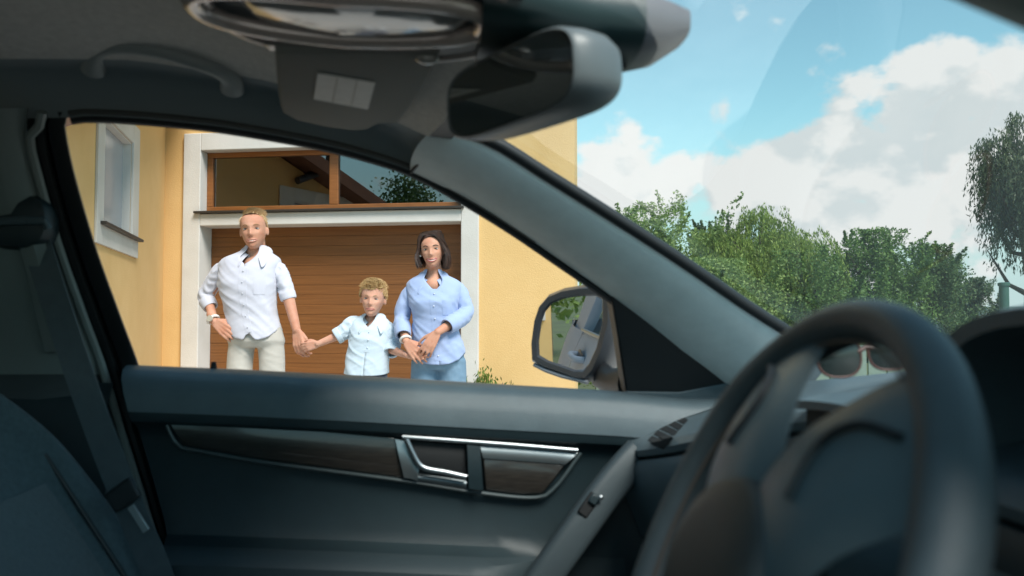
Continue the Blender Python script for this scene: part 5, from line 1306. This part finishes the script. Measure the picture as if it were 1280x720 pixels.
face_parts(wom, C_, X, Y, Z, H, mat('dark_brow', (0.03, 0.018, 0.012), .8), M_IRIS_D, LIP_W, .75)
M_SH_W = cloth_mat('light_blue_shirt', (0.345, 0.435, 0.655), (0.305, 0.39, 0.60)); M_BTW = mat('pale_button', (0.6, 0.65, 0.75), .3)
mb = MB()
rings = [(337, 531, 551, .05, .02), (342, 527, 555, .058, .02), (346, 519, 563, .07, .02), (350, 511, 572, .082, .02), (356, 508, 578, .094, .02), (366, 509, 577, .108, .01), (378, 512, 573, .118, -.01), (395, 517, 571, .108, .0), (415, 516, 574, .110, .0), (435, 515, 580, .122, .0), (460, 516, 583, .128, .0)]
def hem_w(th): return 440 + 15 * abs(math.cos(th)) ** 1.5
sf = garment(mb, D, rings, hem_w, (366, .60, -.04), 12.0, .013)
sleeve(mb, [px(526, 363, .02), px(515, 363, .02), px(505, 382, .02), px(502, 400, .01), px(506, 419, -.075)], [.036, .045, .045, .047, .040], 15.0, .007)
sleeve(mb, [px(560, 361, .02), px(571, 361, .02), px(579, 377, .01), px(581, 393, -.02), px(561, 408, -.135)], [.036, .046, .046, .049, .041], 16.0, .007)
sh = mb.build('shirt', M_SH_W, wom, fix=False); q_ = sh.modifiers.new('t', 'SOLIDIFY'); q_.thickness = .002
collar(wom, px(541, 347, .02), .058, .052, M_SH_W, .95, .034, .070)
placket(wom, sf, 362, 450, 0.03, M_SH_W, 6, M_BTW)
mb = MB(); mb.sheet([[sf(v, th, .004) for th in np.linspace(.34, .80, 7)] for v in (376, 380, 388, 394)], FH * .003); mb.build('pocket', M_SH_W, wom)
M_JEAN = mat('blue_denim', (0.10, 0.19, 0.29), .85, color2=(0.23, 0.34, 0.44), vscale=4, bump=.2, bscale=500)
hips = [(430, 520, 576, .10), (445, 517, 580, .112), (454, 517, 581, .112), (462, 521, 577, .09)]
leg_set(wom, D, 'jeans', M_JEAN, hips, [([px(532, 450), px(531, 480), px(532, 540, -.01), px(534, 622, .02)], [.085, .085, .066, .05]), ([px(564, 450), px(565, 480), px(563, 540, -.01), px(560, 622, .02)], [.088, .086, .066, .05])], 17.0)
for u in (534, 560): shoe(wom, Vector((*px(u, 600).to_2d(), 0)), mat('white_shoe', (0.7, 0.7, 0.68), .5))
w0 = px(509.3, 424, -.092); ad = (px(510, 426, -.10) - px(502, 400, .02)).normalized(); s1 = ad.cross(FH).normalized(); s2 = ad.cross(s1)
mb = MB(); mb.tube([w0 + (s1 * math.cos(q) * 1.1 + s2 * math.sin(q)) * .027 for q in np.linspace(0, 2 * math.pi, 25)], .008, 8, caps=False); mb.build('bracelet', mat('white_band', (0.75, 0.73, 0.70), .4), wom)
mb = MB(); mb.ellipsoid(C_ - X * .345 * H - Y * .06 * H - Z * .13 * H, (.006, .006, .006), None, 8, 6); mb.build('earring', mat('pearl', (0.8, 0.8, 0.78), .2), wom)
# dark bob with a side parting
M_HAIR_W = mat('dark_brown_hair', (0.075, 0.034, 0.02), .4, color2=(0.025, 0.012, 0.008), vscale=50, spec=.6)
mb = MB(); rows = []
for i in range(11):
    row = []
    for k in range(41):
        az = lerp(-math.pi, math.pi, k / 40); lo = interp([0, .5, .95, 1.4, 2.2, 3.15], [.72, .55, .15, -.25, -.7, -.8], abs(az)); el = lerp(lo, math.pi / 2, i / 10); row.append(scalp_pt(C_, X, Y, Z, H, az, el, k=1.05))
    rows.append(row)
mb.sheet(rows); mb.build('hair', M_HAIR_W, wom)
rt = []; wd = []
part_az = -.35
for i in range(1300):
    # roots along the parting and crown, falling down the sides and back
    t = random.random(); side = 1 if random.random() < .56 else -1
    root = scalp_pt(C_, X, Y, Z, H, part_az + random.uniform(-.15, .15), lerp(.86, 1.55, t), k=1.06)
    az_end = side * lerp(.95, 2.9, t ** .9) + random.uniform(-.12, .12)
    if side < 0: az_end = -lerp(1.05, 2.9, t ** .9)
    mid = scalp_pt(C_, X, Y, Z, H, lerp(part_az, az_end, .62), lerp(.62, .85, t) + random.uniform(-.1, .1), k=1.20 + random.uniform(-.04, .08))
    low = scalp_pt(C_, X, Y, Z, H, az_end, -.05, k=1.20 + random.uniform(-.08, .10))
    Lz = random.uniform(.34, .58) * H * (1.10 if side > 0 else .95)
    tip = low - Z * Lz + (C_ - low).normalized() * random.uniform(-.005, .03) + X * (.012 * side) - Y * random.uniform(-.01, .018)
    P = smooth_path([root, mid, low, low.lerp(tip, .55) + X * side * .010, tip], 11); ph = random.uniform(-.5, .5) + az_end; P = [q + (X * side * .5 - Y * .5) * (.006 * math.sin(i_ * .95 + ph) * (i_ / 10)) for i_, q in enumerate(P)]; rt.append(P); wd.append(random.uniform(.0014, .0032))
strands(wom, 'hair_strands', M_HAIR_W, rt, 11, wd)

# ---------------------------------------------------------------- boy
D = 5.30
b0 = px(461, 400); boy = empty('person', (b0.x, b0.y, 0), 'fair curly-haired boy in pale blue shirt with arms held out between the two adults', 'person')
C_ = px(467, 374.5, -.02); H = .203; X, Y, Z = frame(R_(-2), R_(4))
mb = MB(); head_grid(mb, C_, X, Y, Z, H, False, True)
mb.capsule(px(466, 385, .015), px(465, 402, .03), .036, .044); mb.ellipsoid(px(463, 422, .01), (.09, .06, .11)); mb.ellipsoid(px(459, 455, .02), (.09, .06, .12)); mb.ellipsoid(px(465.5, 400, .02), (.050, .043, .035)); mb.ellipsoid(px(465, 408, .01), (.05, .05, .05))
mb.capsule(px(448, 408, .02), px(479, 414, .02), .028, .028)
mb.capsule(px(445, 408, .02), px(424, 419, .0), .026, .026); mb.capsule(px(424, 419, .0), px(398, 430, -.01), .028, .019)
hand(mb, px(398, 430, -.01), px(380, 434, -.0) - px(398, 430, -.01), FH * .8 - ZV * .5, ZV * .8 - RT * .1, .74, (20, 35, 30), 3, 30, 25)
mb.capsule(px(483, 417, .02), px(490, 437, -.01), .026, .026); mb.capsule(px(490, 437, -.01), px(513, 443, -.16), .028, .019)
hand(mb, px(514, 443, -.165), px(532, 443, -.19) - px(514, 443, -.165), -FH * .5 - ZV * .6, ZV * .7 + FH * .2, .72, (12, 20, 20), 3, 30, 25)
mb.capsule(px(459, 462, .02), px(448, 485, .02), .05, .045); mb.capsule(px(459, 462, .02), px(470, 485, .02), .05, .045)
for u0, u1 in ((449, 447), (470, 472)): mb.capsule(px(u0, 480, .02), px(u1, 618, .03), .045, .03)
remeshed(mb, boy, 'body', SK_B, .0045)
face_parts(boy, C_, X, Y, Z, H, mat('fair_brow', (0.30, 0.18, 0.09), .8), M_IRIS_B, LIP_B, 0.0)
M_SH_B = cloth_mat('pale_blue_shirt', (0.55, 0.64, 0.71), (0.49, 0.58, 0.66))
mb = MB()
rings = [(392, 456, 476, .042, .02), (395, 451, 478, .05, .02), (398, 443, 482, .06, .02), (403, 438, 487, .07, .02), (411, 437, 489, .082, .01), (425, 437, 488, .088, .0), (445, 434, 486, .09, .0), (460, 432, 485, .094, .0), (480, 430, 485, .096, .0)]
sf = garment(mb, D, rings, lambda th: 466 + 3 * abs(math.cos(th)), (411, .52, 0.02), 22.0, .011)
sleeve(mb, [px(450, 405, .02), px(441, 405, .02), px(431, 414, .01), px(420, 421, -.0)], [.036, .048, .045, .042], 25.0, .008)
sleeve(mb, [px(478, 409, .02), px(485, 413, .02), px(490, 428, .01), px(490, 441, -.05)], [.036, .048, .048, .040], 26.0, .008)
sh = mb.build('shirt', M_SH_B, boy, fix=False); q_ = sh.modifiers.new('t', 'SOLIDIFY'); q_.thickness = .002
collar(boy, px(465.5, 398.5, .02), .047, .042, M_SH_B, .85, .026, .046, .034, .85)
placket(boy, sf, 409, 440, .02, M_SH_B, 3, M_BTW)
hips = [(460, 433, 484, .085), (470, 432, 484, .09), (485, 432, 485, .09)]
leg_set(boy, D, 'shorts', cloth_mat('navy_cloth', (0.025, 0.035, 0.075), (0.018, 0.025, 0.055)), hips, [([px(447, 475), px(446, 500), px(446, 560, 0), px(447, 615, .02)], [.066, .066, .055, .045]), ([px(471, 475), px(472, 500), px(472, 560, 0), px(472, 615, .02)], [.066, .066, .055, .045])], 27.0)
for u in (447, 472): shoe(boy, Vector((*px(u, 600).to_2d(), 0)), mat('white_shoe', (0.7, 0.7, 0.68), .5))
M_HAIR_B = mat('curly_blond_hair', (0.62, 0.42, 0.19), .5, color2=(0.36, 0.21, 0.08), vscale=40)
mb = MB(); rows = []
HB = ([0, .4, .8, 1.15, 1.5, 2.2, 3.15], [.42, .45, .42, .12, -.12, -.45, -.55])
for i in range(17):
    row = []
    for k in range(57):
        az = lerp(-math.pi, math.pi, k / 56); lo = interp(*HB, abs(az)); el = lerp(lo, math.pi / 2, i / 16)
        row.append(scalp_pt(C_, X, Y, Z, H, az, el, True, 1.02 + .07 * noise.noise(Vector((math.cos(az) * 4 * math.cos(el), math.sin(az) * 4 * math.cos(el), el * 4)))))
    rows.append(row)
mb.sheet(rows); mb.build('hair', M_HAIR_B, boy)
rt = []; wd = []
for i in range(1500):
    az = random.uniform(-math.pi, math.pi); lo = interp(*HB, abs(az)); el = random.uniform(lo, 1.5)
    p = scalp_pt(C_, X, Y, Z, H, az, el, True, 1.04); o = (p - C_).normalized(); a = o.cross(Z + X * random.uniform(-1, 1)).normalized(); c2 = o.cross(a); r = random.uniform(.006, .015); ph = random.random() * 6.28
    P = [p + o * ((.024 if el > .5 else .012) * t) + (a * math.cos(ph + 4.5 * t) + c2 * math.sin(ph + 4.5 * t)) * r * t - Y * (.012 * t if el > .5 and abs(az) < 1.2 else 0) for t in np.linspace(0, 1, 6)]
    rt.append(P); wd.append(random.uniform(.0014, .0026))
strands(boy, 'hair_strands', M_HAIR_B, rt, 6, wd)
